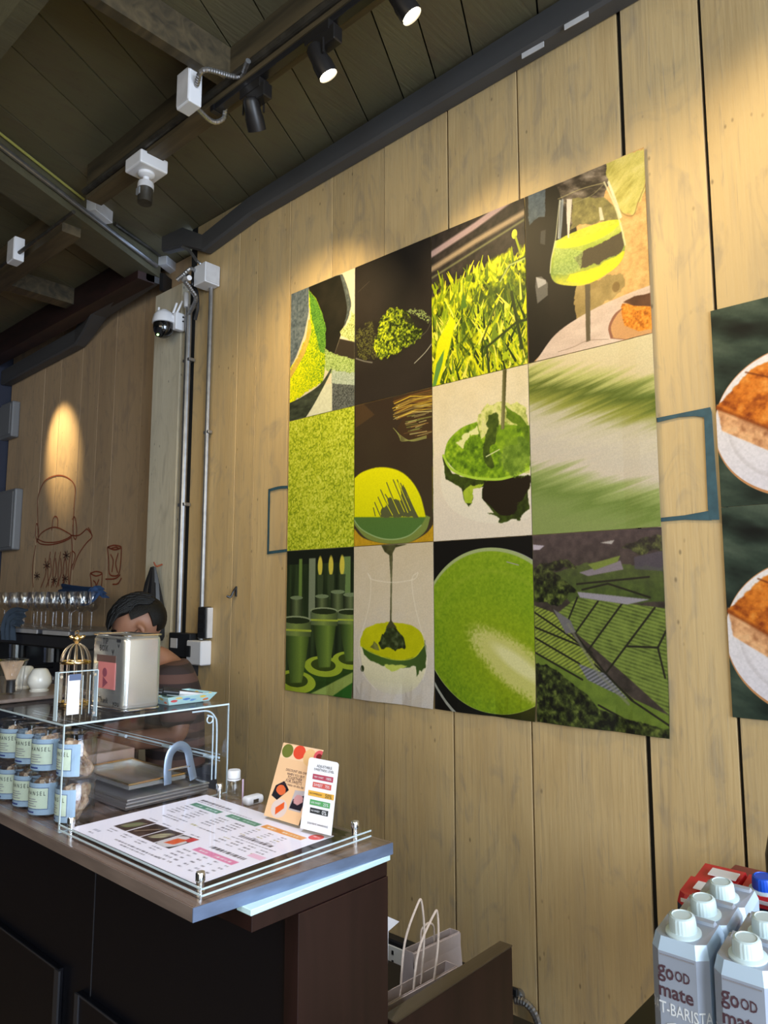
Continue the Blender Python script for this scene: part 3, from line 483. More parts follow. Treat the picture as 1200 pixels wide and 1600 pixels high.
def pic_pour():
    c = Cv(360, 520); g = UV(430, 840, 4.615, 1, 2); n = c.noise(9, 9, 4); f = c.noise(20, 20, 7); w = (c.noise(14, 14, 9)-.5)*.03; c.put(c.u*0+1, c.grad(c.v*.8+n*.3, [K(198, 180, 148), K(208, 192, 166), K(196, 188, 182)]))
    c.put(c.poly(curve(g((612, 760), (625, 900), (660, 1010), (740, 1090), (850, 1130), (980, 1110), (1060, 1030), (1098, 900), (1090, 770)))), c.grad((c.v-.75)*5, [K(222, 212, 178), K(214, 206, 172), K(198, 190, 174)]))
    c.put(c.poly(g((614, 745), (1086, 745), (1100, 860), (1090, 930), (1060, 965), (1045, 955), (1028, 1012), (1016, 925), (980, 940), (900, 946), (780, 922), (690, 893), (645, 850)), w), c.grad(c.u, [K(58, 84, 26), K(72, 98, 38), K(58, 78, 34)])); c.put(c.poly(g((790, 915), (960, 930), (900, 960), (840, 965), (800, 940)), w), K(190, 200, 90))
    c.put(c.poly(curve(g((615, 730), (650, 660), (740, 620), (850, 612), (960, 625), (1050, 680), (1080, 770), (1000, 865), (860, 880), (700, 830), (615, 780))), w*.5), c.grad(n, [K(170, 170, 5), K(200, 196, 15)])); c.put(c.line(curve(g((615, 780), (700, 832), (860, 882), (1000, 868), (1080, 775))), .008, .005)*.7, K(200, 205, 60))
    c.put(c.poly(g((745, 760), (790, 690), (815, 650), (880, 660), (930, 720), (945, 800), (880, 810), (760, 790)), w*1.5), c.grad(c.noise(24, 24, 8), [K(16, 14, 10), K(50, 60, 28), K(120, 126, 90)])); c.put(c.poly(g((690, 800), (710, 740), (740, 770), (750, 810)), w), c.grad(f, [K(70, 74, 30), K(150, 150, 70)])); c.put(c.ell(*g((630, 945))[0], .025, .03, 0, .3), K(50, 58, 30))
    c.put(c.poly(g((765, 50), (960, 45), (870, 70), (850, 110), (845, 300), (842, 600), (880, 650), (800, 650), (830, 600), (835, 300), (825, 125), (790, 100))), c.grad(f, [K(48, 46, 24), K(100, 98, 60)])); c.put(c.line(g((838, 130), (840, 590)), .006, .003)*.7, K(150, 148, 110))
    for q in (((670, 260), (690, 300), (680, 480), (610, 740)), ((1030, 250), (990, 300), (1010, 480), (1085, 770)), ((670, 255), (700, 300), (850, 322), (1000, 300), (1035, 255)), ((610, 740), (605, 850), (640, 990), (740, 1100)), ((1085, 780), (1100, 900), (1070, 1030))): c.put(c.line(curve(g(*q)), .010, .007)*.5, K(232, 222, 205))
    return c.mat('pour_print')
def pic_bowl():
    G = UV(670, 820, 3.077, 2, 2)
    c = Cv(340, 460); c.put(c.u*0+1, c.grad(c.noise(2, 2, 3)*.3, [K(16, 14, 12), K(30, 26, 22)])); c.put(c.ell(.62, .575, .76, .80-.1, .12, .008), K(150, 150, 140)); c.put(c.ell(.62, .57, .745, .68, .12, .008), K(18, 18, 14)); c.put(c.ell(.6, .52, .73, .63, .12, .008), K(155, 165, 110))
    n = c.noise(60, 60, 5, 2); c.put(c.ell(.6, .53, .715, .615, .12, .015), c.grad((n-.5)*.5+.5-(c.v-.5)*.3, [K(78, 108, 15), K(118, 146, 22), K(150, 170, 40)]))
    c.put(np.clip(1-abs(c.rad(.6, .56, .6, .5)-1)/.05, 0, 1)*(c.v < .45)*.35, K(150, 165, 50)); g = np.clip(1.3-c.rad(.84, .72, .48, .16, .5), 0, 1); c.put(np.clip(g*2+(n-.5)*1.0, 0, 1)*.9*np.clip(g*4, 0, 1), K(205, 195, 150)); c.put(np.clip(1.1-c.rad(.84, .70, .3, .07, .5), 0, 1)*2, K(225, 215, 195))
    c.put(np.clip(1.6-c.rad(.8, .72, .5, .3, .5), 0, 1)*.3, K(175, 175, 20)); c.put(c.line([(.76, .14), (.87, .16)], .008), K(150, 145, 130)); return c.mat('tea_bowl_print')
def pic_farm():
    c = Cv(400, 520); n = c.noise(24, 24, 2); c.put(c.u*0+1, c.grad(n, [K(26, 24, 20), K(60, 52, 46)]))
    fur = .5+.5*np.sin((c.u*.9+c.v*c.a*1.6)*150); fur2 = .5+.5*np.sin((c.u*-.25+c.v*c.a)*260)
    c.put(c.poly([(.1, .22), (.45, .16), (1.1, .2), (1.1, .35), (.35, .4)], (n-.5)*.02), c.grad(n, [K(36, 44, 22), K(62, 76, 30)]))
    for p in ([(.2, .42), (.36, .34), (.5, .35), (1.1, .4), (1.1, .95), (.7, .72), (.3, .5)],): c.put(c.poly(p), c.grad(fur2*.35+n*.5, [K(44, 52, 22), K(84, 98, 40), K(102, 114, 50)]))
    c.put(c.poly([(-.1, .36), (.16, .42), (.55, .72), (.8, .86), (-.1, .7)]), c.grad(fur*.5+n*.4, [K(50, 58, 22), K(98, 110, 40), K(125, 132, 52)]))
    c.put(c.poly([(-.1, .62), (.15, .68), (1.1, .92), (1.1, 1.0), (.5, .9), (-.1, .72)]), c.grad(n, [K(62, 78, 26), K(84, 100, 34)]))
    for p in ([(.36, .34), (.28, .46)], [(.52, .36), (.34, .52)], [(.7, .37), (.42, .62)], [(.93, .39), (.56, .72)], [(.0, .42), (.24, .52), (.46, .62)], [(.0, .5), (.42, .6)], [(-.02, .55), (.36, .68)], [(-.02, .63), (.38, .76)], [(.72, .58), (.94, .58)], [(.94, .58), (1.0, .5)], [(.94, .58), (.98, .72)], [(.48, .68), (.75, .84)], [(.3, .5), (.56, .72), (.74, .84), (1.0, .94)], [(.36, .27), (.9, .24)], [(.4, .3), (.6, .27), (.9, .34)], [(.5, .88), (.8, .97)]): c.put(c.line(p, .013, .006), K(24, 24, 16))
    c.put(c.poly([(.36, .31), (.5, .32), (.9, .35), (.74, .375), (.38, .34)]), K(110, 106, 112)); c.put(c.poly([(.35, .68), (.55, .72), (.72, .84), (.42, .76)]), c.grad(fur, [K(60, 62, 62), K(100, 100, 105)])); c.put(c.poly([(.38, .21), (.7, .155), (.72, .2), (.45, .23)]), K(100, 94, 98)); c.put(c.poly([(0, .05), (.1, .06), (.06, .08), (0, .08)]), K(160, 155, 165)); c.put(c.poly([(.55, .06), (.66, .05), (.64, .07)]), K(150, 150, 140)); c.put(c.poly([(.8, .14), (1.1, .1), (1.1, .22), (.8, .2)])*.7, K(55, 54, 62))
    c.put(c.poly([(.16, .4), (.3, .46), (.34, .52), (.26, .53)]), K(80, 78, 78)); c.put(c.line([(.28, .48), (.5, .72), (.72, .86)], .02, .01)*.6, K(92, 92, 78)); c.put(c.poly([(.45, .17), (.7, .13), (.68, .16), (.5, .2)]), K(88, 104, 36))
    def trees(pts, seed): 
        k = c.noise(34, 34, seed, 3); c.put(c.poly(pts, (c.noise(12, 12, seed+1)-.5)*.05), c.grad((k-.3)*1.8, [K(12, 14, 8), K(38, 46, 18), K(78, 88, 36)]))
    trees([(-.1, .7), (.1, .7), (.25, .76), (.4, .82), (.5, .9), (.8, .94), (1.1, .96), (1.1, 1.1), (-.1, 1.1)], 12); trees([(-.1, .2), (.12, .17), (.25, .24), (.36, .3), (.2, .38), (-.1, .36)], 15); trees([(.05, .16), (.3, .14), (.36, .18), (.08, .2)], 18); trees([(.7, .08), (1.1, .02), (1.1, .12), (.8, .12)], 20); c.put(np.clip(1-c.v*3.2, 0, 1)*.35, K(92, 72, 78)); c.im = c.im*1.22+np.array([.03, .022, .02]); return c.mat('tea_farm_print')
def pic_toast():
    c = Cv(600, 424); n = c.noise(6, 14, 2, 4, ang=.3); c.put(c.u*0+1, c.grad((n-.2)*1.4, [K(10, 14, 12), K(44, 56, 46), K(82, 92, 76)]))
    # plate
    c.put(c.ell(.255, .62, .265, .255, -.1, .008), K(180, 125, 80)); c.put(c.ell(.255, .615, .263, .248, -.1, .01), c.grad(c.v, [K(225, 215, 205), K(205, 198, 205)])); c.put(np.clip(c.ell(.255, .615, .22, .205, -.1, .02)-c.ell(.255, .61, .21, .195, -.1, .05), 0, 1)*.4, K(180, 170, 170))
    f = c.noise(40, 40, 5, 4)
    c.put(c.poly([(0.000, .48), (0.225, .66), (0.545, .62), (0.525, .78), (0.265, .84), (0.015, .62)], (f-.5)*.012), c.grad(f*.9+(c.noise(60, 20, 9)-.5)*.5, [K(150, 95, 60), K(214, 160, 112), K(222, 178, 132)]))
    c.put(c.poly([(-0.005, .5), (0.125, .34), (0.265, .28), (0.525, .36), (0.545, .64), (0.255, .72)], (f-.5)*.014), c.grad(f*1.3-.15, [K(125, 52, 12), K(200, 110, 30), K(225, 150, 70)])); c.put(c.poly([(0.225, .27), (0.525, .15), (0.645, .4), (0.525, .5), (0.265, .4)], (f-.5)*.02), c.grad(f, [K(130, 60, 20), K(215, 140, 60)]))
    c.put(c.line([(0.000, .5), (0.255, .72), (0.525, .66)], .01, .01)*.7, K(120, 55, 20)); c.put(c.line([(0.105, .35), (0.265, .45), (0.525, .4)], .006, .004)*.7, K(110, 50, 15)); return c.mat('toast_print')
def pic_menu():
    c = Cv(560, 400, K(238, 233, 242)); rs = np.random.RandomState(5); ink = K(88, 82, 88)
    def t(x, y, w_, h=.010, col=ink, den=.72):      # a line of small print
        xx = x
        while xx < x+w_:
            l = .006+rs.rand()*.022; c.put(c.poly([(xx, y), (min(xx+l, x+w_), y), (min(xx+l, x+w_), y+h), (xx, y+h)])*(.5+.4*rs.rand()), col); xx += l+.006
    t(.10, .90, .05, .022, K(150, 150, 165)); t(.11, .95, .04, .01)
    for i in range(4):          # row of four food pictures
        a0 = .125+.118*i; a1 = a0+.108; m = c.poly([(a0, .60), (a1, .59), (a1, .80), (a0, .80)]); nn = c.noise(12, 12, 30+i)
        if i < 3: c.put(m, c.grad(nn, [K(38, 30, 28), K(88, 64, 56)])); c.put(m*c.ell((a0+a1)/2, .70, .03, .05, .5, .5, (nn-.5)*.8), [K(110, 120, 80), K(60, 40, 30), K(170, 165, 130)][i]); c.put(m*c.line([(a0+.02, .76), (a1-.02, .64)], .010), K(140, 120, 100))
        else: c.put(m, c.grad(nn, [K(40, 38, 38), K(80, 70, 66)])); c.put(m*c.ell((a0+a1)/2-.01, .71, .06, .075), K(205, 198, 198)); c.put(m*c.poly([(a0+.02, .66), (a1-.03, .63), (a1-.035, .74), (a0+.02, .76)], (nn-.5)*.02), K(215, 92, 48)); c.put(m*c.ell(a1-.015, .62, .03, .03), K(200, 60, 60))
        t(a0+.02, .83, .07, .009); t(a0+.03, .86, .05, .008); t(a0+.02, .56, .07, .009)
    t(.30, .915, .36, .012); t(.38, .945, .2, .010)
    def head(x, y, w_, h, col): c.put(c.poly([(x, y), (x+w_, y), (x+w_, y+h), (x, y+h)]), col); t(x+.03, y+h*.36, .06, h*.3, K(235, 235, 235)); t(x+w_*.5, y+h*.36, w_*.4, h*.3, K(235, 235, 235))
    t(.07, .09, .26, .024, K(60, 54, 60)); t(.07, .13, .46, .007); head(.09, .165, .24, .055, K(84, 138, 112)); head(.39, .155, .24, .055, K(84, 138, 112)); head(.65, .135, .28, .055, K(226, 150, 70)); c.put(c.ell(.955, .09, .035, .035), K(226, 70, 62)); t(.935, .08, .04, .012, K(240, 240, 240))
    for x0 in (.09, .22, .39, .52):
        for k in range(5): t(x0, .25+k*.034, .075, .012); 
    for k in range(5):
        for j in range(3): t(.66+j*.09, .23+k*.03, .035, .010, [ink, K(150, 130, 60)][(k+j) % 4 == 0])
    t(.15, .44, .18, .010); t(.15, .47, .14, .010); t(.37, .44, .05, .018, K(150, 140, 60)); t(.43, .45, .14, .010)
    t(.68, .365, .22, .030, K(60, 54, 60)); t(.66, .42, .3, .008)
    for k in range(3):
        for j in range(4): t(.64+j*.085, .455+k*.036, .05, .011, [ink, K(150, 130, 60)][(k+j) % 5 == 0])
    c.put(c.poly([(.90, .52), (.985, .52), (.985, .57), (.90, .57)]), K(236, 190, 210)); t(.70, .60, .23, .030, K(60, 54, 60)); head(.67, .665, .27, .055, K(222, 130, 165))
    for j in range(5):
        for k in range(5): t(.635+j*.072, .74+k*.042, .05 if j == 0 else .025, .013)
    return c.mat('menu_sheet_print', 0.5, .2, False)
def pic_leaflet():
    c = Cv(260, 420, K(240, 196, 150)); n = c.noise(14, 14, 3)
    c.put(c.poly([(.42, .0), (1.0, .0), (1, .2), (0, .2), (0, .06)]), K(244, 205, 165)); c.put(c.ell(.16, .1, .14, .15, .1), K(112, 118, 50)); c.put(c.ell(.46, .09, .15, .15, .2), K(225, 78, 52)); c.put(c.ell(.73, .13, .15, .18), K(236, 190, 130)); c.put(c.ell(.95, .1, .13, .14), K(220, 90, 96)); c.put(c.ell(.95, .1, .07, .07), K(120, 40, 40))
    def sh(x0, y0, ph, ctr, rx, ry, col): c.put(c.poly(ph), K(30, 28, 36)); c.put(c.ell(ctr[0], ctr[1], rx, ry, .5, .1, (n-.5)*.4), col)
    sh(0, 0, [(.1, .58), (.28, .5), (.45, .6), (.22, .76), (.06, .72)], (.25, .62), .12, .1, K(222, 104, 58)); c.put(c.poly([(.62, .58), (.97, .56), (.95, .84), (.6, .84)]), K(190, 180, 180)); c.put(c.poly([(.64, .7), (.97, .6), (.94, .82), (.62, .82)]), K(36, 30, 40)); c.put(c.ell(.78, .69, .12, .1, 0, .2, (n-.5)*.5), K(205, 150, 150))
    c.put(c.ell(.35, .86, .22, .2), K(222, 200, 190)); c.put(c.poly([(.25, .86), (.44, .76), (.48, .84), (.3, .95)]), K(226, 92, 40)); return c.mat('leaflet_print', .45, .2, False)
def pic_tray():
    c = Cv(256, 128, K(170, 205, 205)); n = c.noise(10, 10, 3)
    for k, (x, y, col) in enumerate([(.1, .5, K(205, 90, 90)), (.35, .4, K(90, 130, 190)), (.5, .6, K(110, 150, 200)), (.7, .3, K(225, 190, 90)), (.85, .7, K(215, 120, 80)), (.22, .2, K(220, 190, 110))]): c.put(c.ell(x, y, .07, .07, 0, .2, (n-.5)*1.2), col)
    return c.mat('floral_print', .4)
# ================================================================== the room
CZ = 1.88; FZ = -EYE; YW = 2.0; YL = 2.15
tag(obj('floor', bxo(-6.2, 3.4, -3.0, 2.3, FZ-0.05, FZ), M['floor']), kind='structure')
wb = struct('wall_right', (-1.4, YW, FZ))
obj('backing', bxo(-3.06, 3.4, YW+0.012, YW+0.06, FZ, CZ), M['gap'], wb)
seams = [(-3.045, 0), (-2.69, .003), (-2.553, .002), (-2.328, .003), (-2.065, .002), (-1.778, .002), (-1.471, .005), (-1.18, .004), (-.822, .010), (-.587, .006), (-.27, .003), (.03, .003), (.36, .004), (.7, .003), (1.05, .003), (1.4, .004), (1.75, .003), (2.1, .003), (2.5, .003), (2.95, .004), (3.4, 0)]
rp = random.Random(3)
for (a, ga), (b, gb) in zip(seams, seams[1:]):
    dz = rp.uniform(-.002, .002)
    obj('plank', bxo(a+ga*.75, b-gb*.75, YW+dz*.5, YW+0.014, FZ+.002, CZ-.004, bev=.0006), M['wall'], wb)
wl = struct('wall_left', (-4.5, YL, FZ))
obj('backing', bxo(-5.72, -3.3, YL+0.012, YL+0.06, FZ, CZ), M['gap'], wl)
ls = [-5.70, -5.42, -5.12, -4.865, -4.555, -4.32, -4.12, -3.80, -3.3]
for i, (a, b) in enumerate(zip(ls, ls[1:])):
    g = .007 if i in (3, 4) else .003
    obj('plank', bxo(a+g/2, b-g/2, YL+rp.uniform(-.001, .001), YL+0.014, FZ+.002, CZ-.004, bev=.0006), M['wall2'], wl)
tag(obj('wall_far', bxo(-6.2, -5.72, -3.0, YL+.06, FZ, CZ), M['navywall']), kind='structure')
tag(obj('wall_behind', bxo(-6.2, 3.4, -3.1, -3.0, FZ, CZ), M['back']), kind='structure')
for nm, (a, b, c_, d) in {'trim_1': (3.3, 3.4, -3.0, -1.6), 'trim_2': (3.3, 3.4, 1.75, 2.0)}.items(): tag(obj(nm, bxo(a, b, c_, d, FZ, CZ), M['back']), kind='structure')
# post at the corner, standing a little proud, its right edge ragged beside a dark slot
po = struct('trim_3', (-3.26, YW, FZ))
obj('board', bxo(-3.385, -3.135, 1.975, 2.03, FZ, 1.60, bev=.002), M['post'], po)
obj('side_board', bxo(-3.385, -3.365, 2.03, YL, FZ, 1.60), M['post'], po)
obj('narrow_batten', bxo(-3.13, -3.095, 1.985, 2.03, FZ, 1.55, bev=.004), M['post'], po)
obj('dark_slot', bxo(-3.095, -3.045, 2.0, 2.06, FZ, CZ), M['gap'], po)
bm = B(); rs = random.Random(2)
for k in range(26):
    z = 1.45-k*.024; box(bm, -3.098, -3.098+rs.uniform(.008, .024), 1.988, 2.01, z-.009, z+.007)
tag(obj('splinters', bm, M['post'], po), kind='stuff')
# painted marks on the boards
def stroke(name, parent, strokes, m, Y, wd): # strokes drawn on the wall
    bm = B()
    for st in strokes:
        pts, ww = (st[0], st[1]) if isinstance(st, tuple) and isinstance(st[1], float) else (st, wd)
        P = smoothpath([AY(x, y, Y) for x, y in pts], 5) if len(pts) > 2 else [AY(x, y, Y) for x, y in pts]
        ribbon(bm, P, ww, (0, -1, 0), .0012)
    return obj(name, bm, m, parent)
stroke('painted_bracket', wb, [([(450, 761), (436, 762), (421, 766)], .012), ([(421, 764), (420, 815), (419, 866)], .013), ([(418, 864), (432, 862), (449, 860)], .012)], M['teal'], YW-.003, .012)
bm = B()
def flat(bm, pts, Y): bm.faces.new([bm.verts.new(AY(x, y, Y)) for x, y in pts])
flat(bm, [(1026, 653), (1066, 645), (1110, 636), (1112, 644), (1100, 652), (1085, 650), (1060, 652), (1027, 660)], YW-.004)
flat(bm, [(1100, 651), (1112, 643), (1124, 812), (1110, 812), (1106, 795)], YW-.0045)
flat(bm, [(1033, 809), (1070, 805), (1108, 798), (1112, 813), (1070, 812), (1033, 815)], YW-.004)
obj('painted_bracket', bm, M['teal'], wb)
Y2 = YL-.0028
T = [[(60, 840), (59, 800), (60, 775), (70, 752), (88, 743), (105, 746), (117, 760), (116, 790), (114, 830)], [(58, 848), (56, 835), (57, 818), (60, 826), (60, 838)], [(113, 812), (117, 808), (120, 825), (119, 842), (115, 838), (114, 820)],
     [(58, 845), (64, 834), (76, 826), (88, 824), (102, 830), (112, 838), (100, 846), (80, 851), (64, 850), (58, 845)], [(58, 842), (70, 847), (88, 847), (104, 842), (113, 836)], [(81, 829), (83, 812), (86, 807), (90, 810), (90, 826)],
     [(56, 852), (51, 885), (52, 918)], [(112, 840), (113, 870), (108, 920)], [(112, 837), (124, 836), (136, 826)], [(136, 826), (144, 836), (143, 841)], [(143, 841), (134, 850), (122, 868), (114, 890)], [(138, 824), (142, 831), (144, 838)], [(113, 860), (118, 868), (112, 888)]]
for x in (70, 78, 86, 94, 102): T.append([(x-6, 918), (x+2, 895), (x+1, 872)]); T.append([(x+6, 916), (x+5, 890), (x+9, 862)])
stroke('painted_teapot', wl, T, M['redline'], Y2, .008)
fl = []
for cx, cy, r in ((73, 884, 8), (104, 868, 8), (58, 900, 7), (85, 907, 7), (102, 904, 7)):
    for k in range(4): a = k*PI/4+.3; fl.append([(cx-r*math.cos(a)*.7, cy-r*math.sin(a)), (cx+r*math.cos(a)*.7, cy+r*math.sin(a))])
stroke('painted_flowers', wl, fl, M['darkline'], Y2, .006)
def cup(x0, x1, y0, y1): return [[(x0, y0+3), ((x0+x1)/2, y0), (x1, y0+3), ((x0+x1)/2, y0+7), (x0, y0+3)], [(x0, y0+4), (x0+2, (y0+y1)/2), (x0+3, y1-4), ((x0+x1)/2, y1), (x1-4, y1-4), (x1-1, (y0+y1)/2), (x1, y0+4)], [(x0+5, y0+14), (x0+9, (y0+y1)/2), (x0+7, y1-6)], [(x1-5, y0+12), (x1-9, (y0+y1)/2+4), (x1-6, y1-5)]]
stroke('painted_cup', wl, cup(168, 190, 852, 900)+[[(165, 905), (180, 904), (188, 898)], [(176, 913), (184, 912), (190, 903)], [(174, 857), (182, 855), (186, 858)]], M['redline'], Y2, .009)
stroke('painted_cup', wl, cup(141, 160, 893, 932), M['redline'], Y2, .009)
# ---------------- ceiling: boards run askew to the wall, as the big beam does
ce = struct('ceiling', (0, 0, CZ))
E2 = Vector((-.477, .978, 0)).normalized(); N2 = Vector((E2.y, -E2.x, 0))
obj('backing', bxo(-6.2, 3.4, -3.1, 2.3, CZ+.03, CZ+.08), M['gap'], ce)
ss = [-1.85, -1.66, -1.487, -1.30, -1.13, -.967, -.79, -.62, -.482, -.334]
while ss[0] > -5.9: ss.insert(0, ss[0]-rp.uniform(.2, .3))
while ss[-1] < 4.0: ss.append(ss[-1]+rp.uniform(.16, .3))
def sx(s, y): return (s-N2.y*y)/N2.x
for a, b in zip(ss, ss[1:]):
    a += .003; b -= .003; y0, y1 = -3.0, 2.25; z = CZ+rp.uniform(0, .003)
    q = [(sx(a, y0), y0), (sx(b, y0), y0), (sx(b, y1), y1), (sx(a, y1), y1)]
    if max(p[0] for p in q) < -6.1 or min(p[0] for p in q) > 3.4: continue
    obj('plank', hexa(B(), [(x, y, z) for x, y in q]+[(x, y, z+.025) for x, y in q]), M['ceil'], ce)
# big skew beam, with the far side carried on to the post
Pn = AZ(0, 205, CZ); zb = 1.765
p0 = Pn-E2*2.6; p1 = Pn+E2*1.16
def beam(name, a, b, wd, z0, z1, m, side): s = Vector(side).normalized(); return obj(name, hexa(B(), [(q.x, q.y, z0) for q in (a, b, b+s*wd, a+s*wd)]+[(q.x, q.y, z1) for q in (a, b, b+s*wd, a+s*wd)]), m, ce)
far = AZ(0, 300, zb); wdt = abs((far-Pn).dot(N2))
beam('beam', p0, p1, wdt, zb, CZ, M['ceil2'], -N2)
# second, lower beam below it gives the deep stepped profile seen at the post
# joists along the wall (one carries the lamp track), one between them, one at the left corner
obj('joist', sweepbox(B(), (-2.95, 1.405, 1.80), (3.3, 1.405, 1.80), (0, 1, 0), (0, 0, 1), .07, .16), M['joist'], ce)
obj('joist', sweepbox(B(), (-6.1, 1.47, 1.80), (-3.30, 1.47, 1.80), (0, 1, 0), (0, 0, 1), .09, .16), M['joist'], ce)
obj('joist', sweepbox(B(), (-2.72, .765, 1.80), (3.3, .765, 1.80), (0, 1, 0), (0, 0, 1), .055, .16), M['ceil2'], ce)
obj('joist', sweepbox(B(), (-1.945, .79, 1.815), (-1.945, 1.37, 1.815), (1, 0, 0), (0, 0, 1), .04, .13), M['joist'], ce)
obj('joist', sweepbox(B(), (-6.1, 1.98, 1.80), (-3.50, 1.98, 1.80), (0, 1, 0), (0, 0, 1), .10, .16), M['redjoist'], ce)
obj('joist', sweepbox(B(), (-4.3, 1.52, 1.83), (-4.3, 1.93, 1.83), (1, 0, 0), (0, 0, 1), .10, .1), M['joist'], ce)
# trunking along the head of the wall
def prism_x(bm, secs):   # loft closed sections
    rings = [[bm.verts.new(v) for v in s] for s in secs]; n = len(rings[0])
    for a, b in zip(rings, rings[1:]):
        for i in range(n): bm.faces.new((a[i], a[(i+1) % n], b[(i+1) % n], b[i]))
    bm.faces.new(rings[0]); bm.faces.new(rings[-1][::-1]); return bm
def sec(x, yf, yb, z0, z1, sl=.0): return [(x, yf, z0+.004), (x, yf+.012, z0-.004), (x, yb, z0), (x, yb, z1), (x, yf, z1)]
t4 = struct('trim_4', (-1.4, 1.95, 1.8))
obj('trunking', prism_x(B(), [sec(3.3, 1.925, 1.995, 1.80, CZ), sec(-.6, 1.925, 1.995, 1.785, CZ-.002), sec(-2.55, 1.93, 1.995, 1.735, 1.815), sec(-2.92, 1.94, 1.995, 1.69, 1.77)]), M['trunk'], t4)
obj('trunking_bend', prism_x(B(), [sec(-2.92, 1.94, 1.995, 1.69, 1.77), sec(-3.08, 1.93, 1.98, 1.765, 1.86), sec(-3.27, 1.93, 1.98, 1.80, 1.875)]), M['trunk'], t4)
obj('shadow_gap', bxo(-2.95, 3.3, 1.99, 2.0, 1.66, 1.80), M['gap'], t4) if False else None
t5 = struct('trim_5', (-4.4, 2.1, 1.7))
obj('trunking', prism_x(B(), [sec(-5.7, 2.07, 2.14, 1.60, 1.70), sec(-4.52, 2.07, 2.14, 1.63, 1.73)]), M['trunk'], t5)
obj('trunking_bend', prism_x(B(), [sec(-4.52, 2.07, 2.14, 1.63, 1.73), sec(-4.38, 2.05, 2.13, 1.67, 1.78), sec(-4.16, 2.0, 2.1, 1.72, 1.83), sec(-3.50, 1.98, 2.06, 1.73, 1.83)]), M['trunk'], t5)
obj('screw_hook', cyl(B(), AY(192, 456, 1.98), AY(192, 440, 1.98), .012), M['steel'], t5)
for x, y, s in ((880, 32, .07), (812, 78, .055)):
    p = AY(x+20, y, 1.922); obj('sticker', bxo(p.x-.04, p.x+.04, 1.9225, 1.925, p.z-.009, p.z+.009), M['offwhite'], t4)
# ================================================================== prints on the wall
colx = [-2.313, -1.928, -1.546, -1.158, -.755]; rowz = [1.309, .745, .195, -.370]
labs = [[('large print of green powder spilling over a dark stone mortar', pic_mortar), ('dark print of a small heap of green powder on a dark dish', pic_powder), ('print of a bright green tea field under a dark blurred background', pic_field), ('print of a stemmed cocktail glass with green layers beside a slice of cake', pic_glass)],
        [('print filled edge to edge with pale green powder texture', pic_texture), ('print of a bamboo whisk above a yellow-green bowl of froth', pic_whisk), ('print of dark green tea splashing into a glass of milk on cream ground', pic_splash), ('print of horizontally blurred white and green streaks', pic_blur)],
        [('dark print of green tea milling machines with round trays', pic_machines), ('print of green syrup pouring into a round glass of cream', pic_pour), ('print of a tea bowl full of green tea with a white highlight', pic_bowl), ('dark aerial print of tea farm fields and trees', pic_farm)]]
for r in range(3):
    for c_ in range(4):
        x0, x1 = colx[c_]+.0012, colx[c_+1]-.0012; z1, z0 = rowz[r]-.001, rowz[r+1]+.001; lb, fn = labs[r][c_]
        curl = (lambda s, t: .004+.010*max(0, .16-t)/.16*abs(math.sin(s*5))) if r == 2 else (lambda s, t: .004+.004*s*s*(s > .8) if c_ == 3 else .004)
        p = panel((x0, YW-.002, z0), (x1, YW-.002, z0), (x1, YW-.002, z1), (x0, YW-.002, z1), .0012, fn().mat if False else fn(), 'wall_print', None, 8, 8, curl)
        tag(p, lb, 'poster', 'grid of twelve prints on the plank wall')
tm = pic_toast()
for (z0, z1, lb) in ((.236, .768, 'upper of the two cropped prints of golden toast on a white plate'), (-.297, .235, 'lower of the two cropped prints of golden toast on a white plate')):
    tag(panel((-.598, YW-.006, z0), (.15, YW-.006, z0), (.15, YW-.006, z1), (-.598, YW-.006, z1), .0015, tm, 'toast_print'), lb, 'poster', 'toast prints at the right of the wall')
# ================================================================== things fixed to the wall
t = thing('wall_hook', 'small black coat hook alone on the planks left of the prints', 'hook', AY(370, 925, YW)-Vector((0, .0, 0)))
p = wloc(t); obj('plate', bxo(p.x-.006, p.x+.006, YW-.006, YW-.001, p.z-.02, p.z+.025, bev=.002), M['black'], t)
obj('prong', tube(B(), smoothpath([p+Vector((0, -.006, .018)), p+Vector((0, -.02, -.0)), p+Vector((-.005, -.03, -.022)), p+Vector((-.012, -.045, -.018))]), .005, 8), M['black'], t)
t = thing('remote_holder', 'slim upright black wall controller with a pale edge', 'controller', AY(325, 995, YW))
a, b = AY(319, 948, YW), AY(332, 998, YW); obj('body', bxo(a.x, b.x-.006, YW-.035, YW-.002, b.z, a.z, bev=.004), M['black'], t); obj('pale_edge', bxo(b.x-.006, b.x+.001, YW-.030, YW-.002, b.z+.004, a.z-.004), M['offwhite'], t)
for k in range(3): obj('button', bxo(a.x+.010, b.x-.016, YW-.037, YW-.034, a.z-.035-k*.04, a.z-.015-k*.04), M['blackmetal'], t)
t = thing('wall_socket_box', 'white surface-mounted socket box at the foot of the right-hand conduit', 'socket', AY(308, 1038, YW))
a, b = AY(297, 1000, YW-.04), AY(319, 1040, YW-.04); obj('body', bxo(a.x, b.x, YW-.06, YW-.001, b.z, a.z, bev=.005), M['white'], t)
obj('switch', bxo(a.x+.008, a.x+.038, YW-.066, YW-.059, b.z+.035, b.z+.085, bev=.002), M['black'], t)
t = thing('breaker_box', 'stacked black breaker boxes at the foot of the thick conduit', 'breaker', AY(283, 1060, YW))
a, b = AY(268, 988, YW-.04), AY(299, 1058, YW-.04)
obj('upper_case', bxo(a.x, b.x, YW-.055, YW-.001, a.z-.11, a.z, bev=.004), M['black'], t); obj('lower_case', bxo(a.x+.01, b.x, YW-.052, YW-.001, b.z, a.z-.115, bev=.004), M['black'], t)
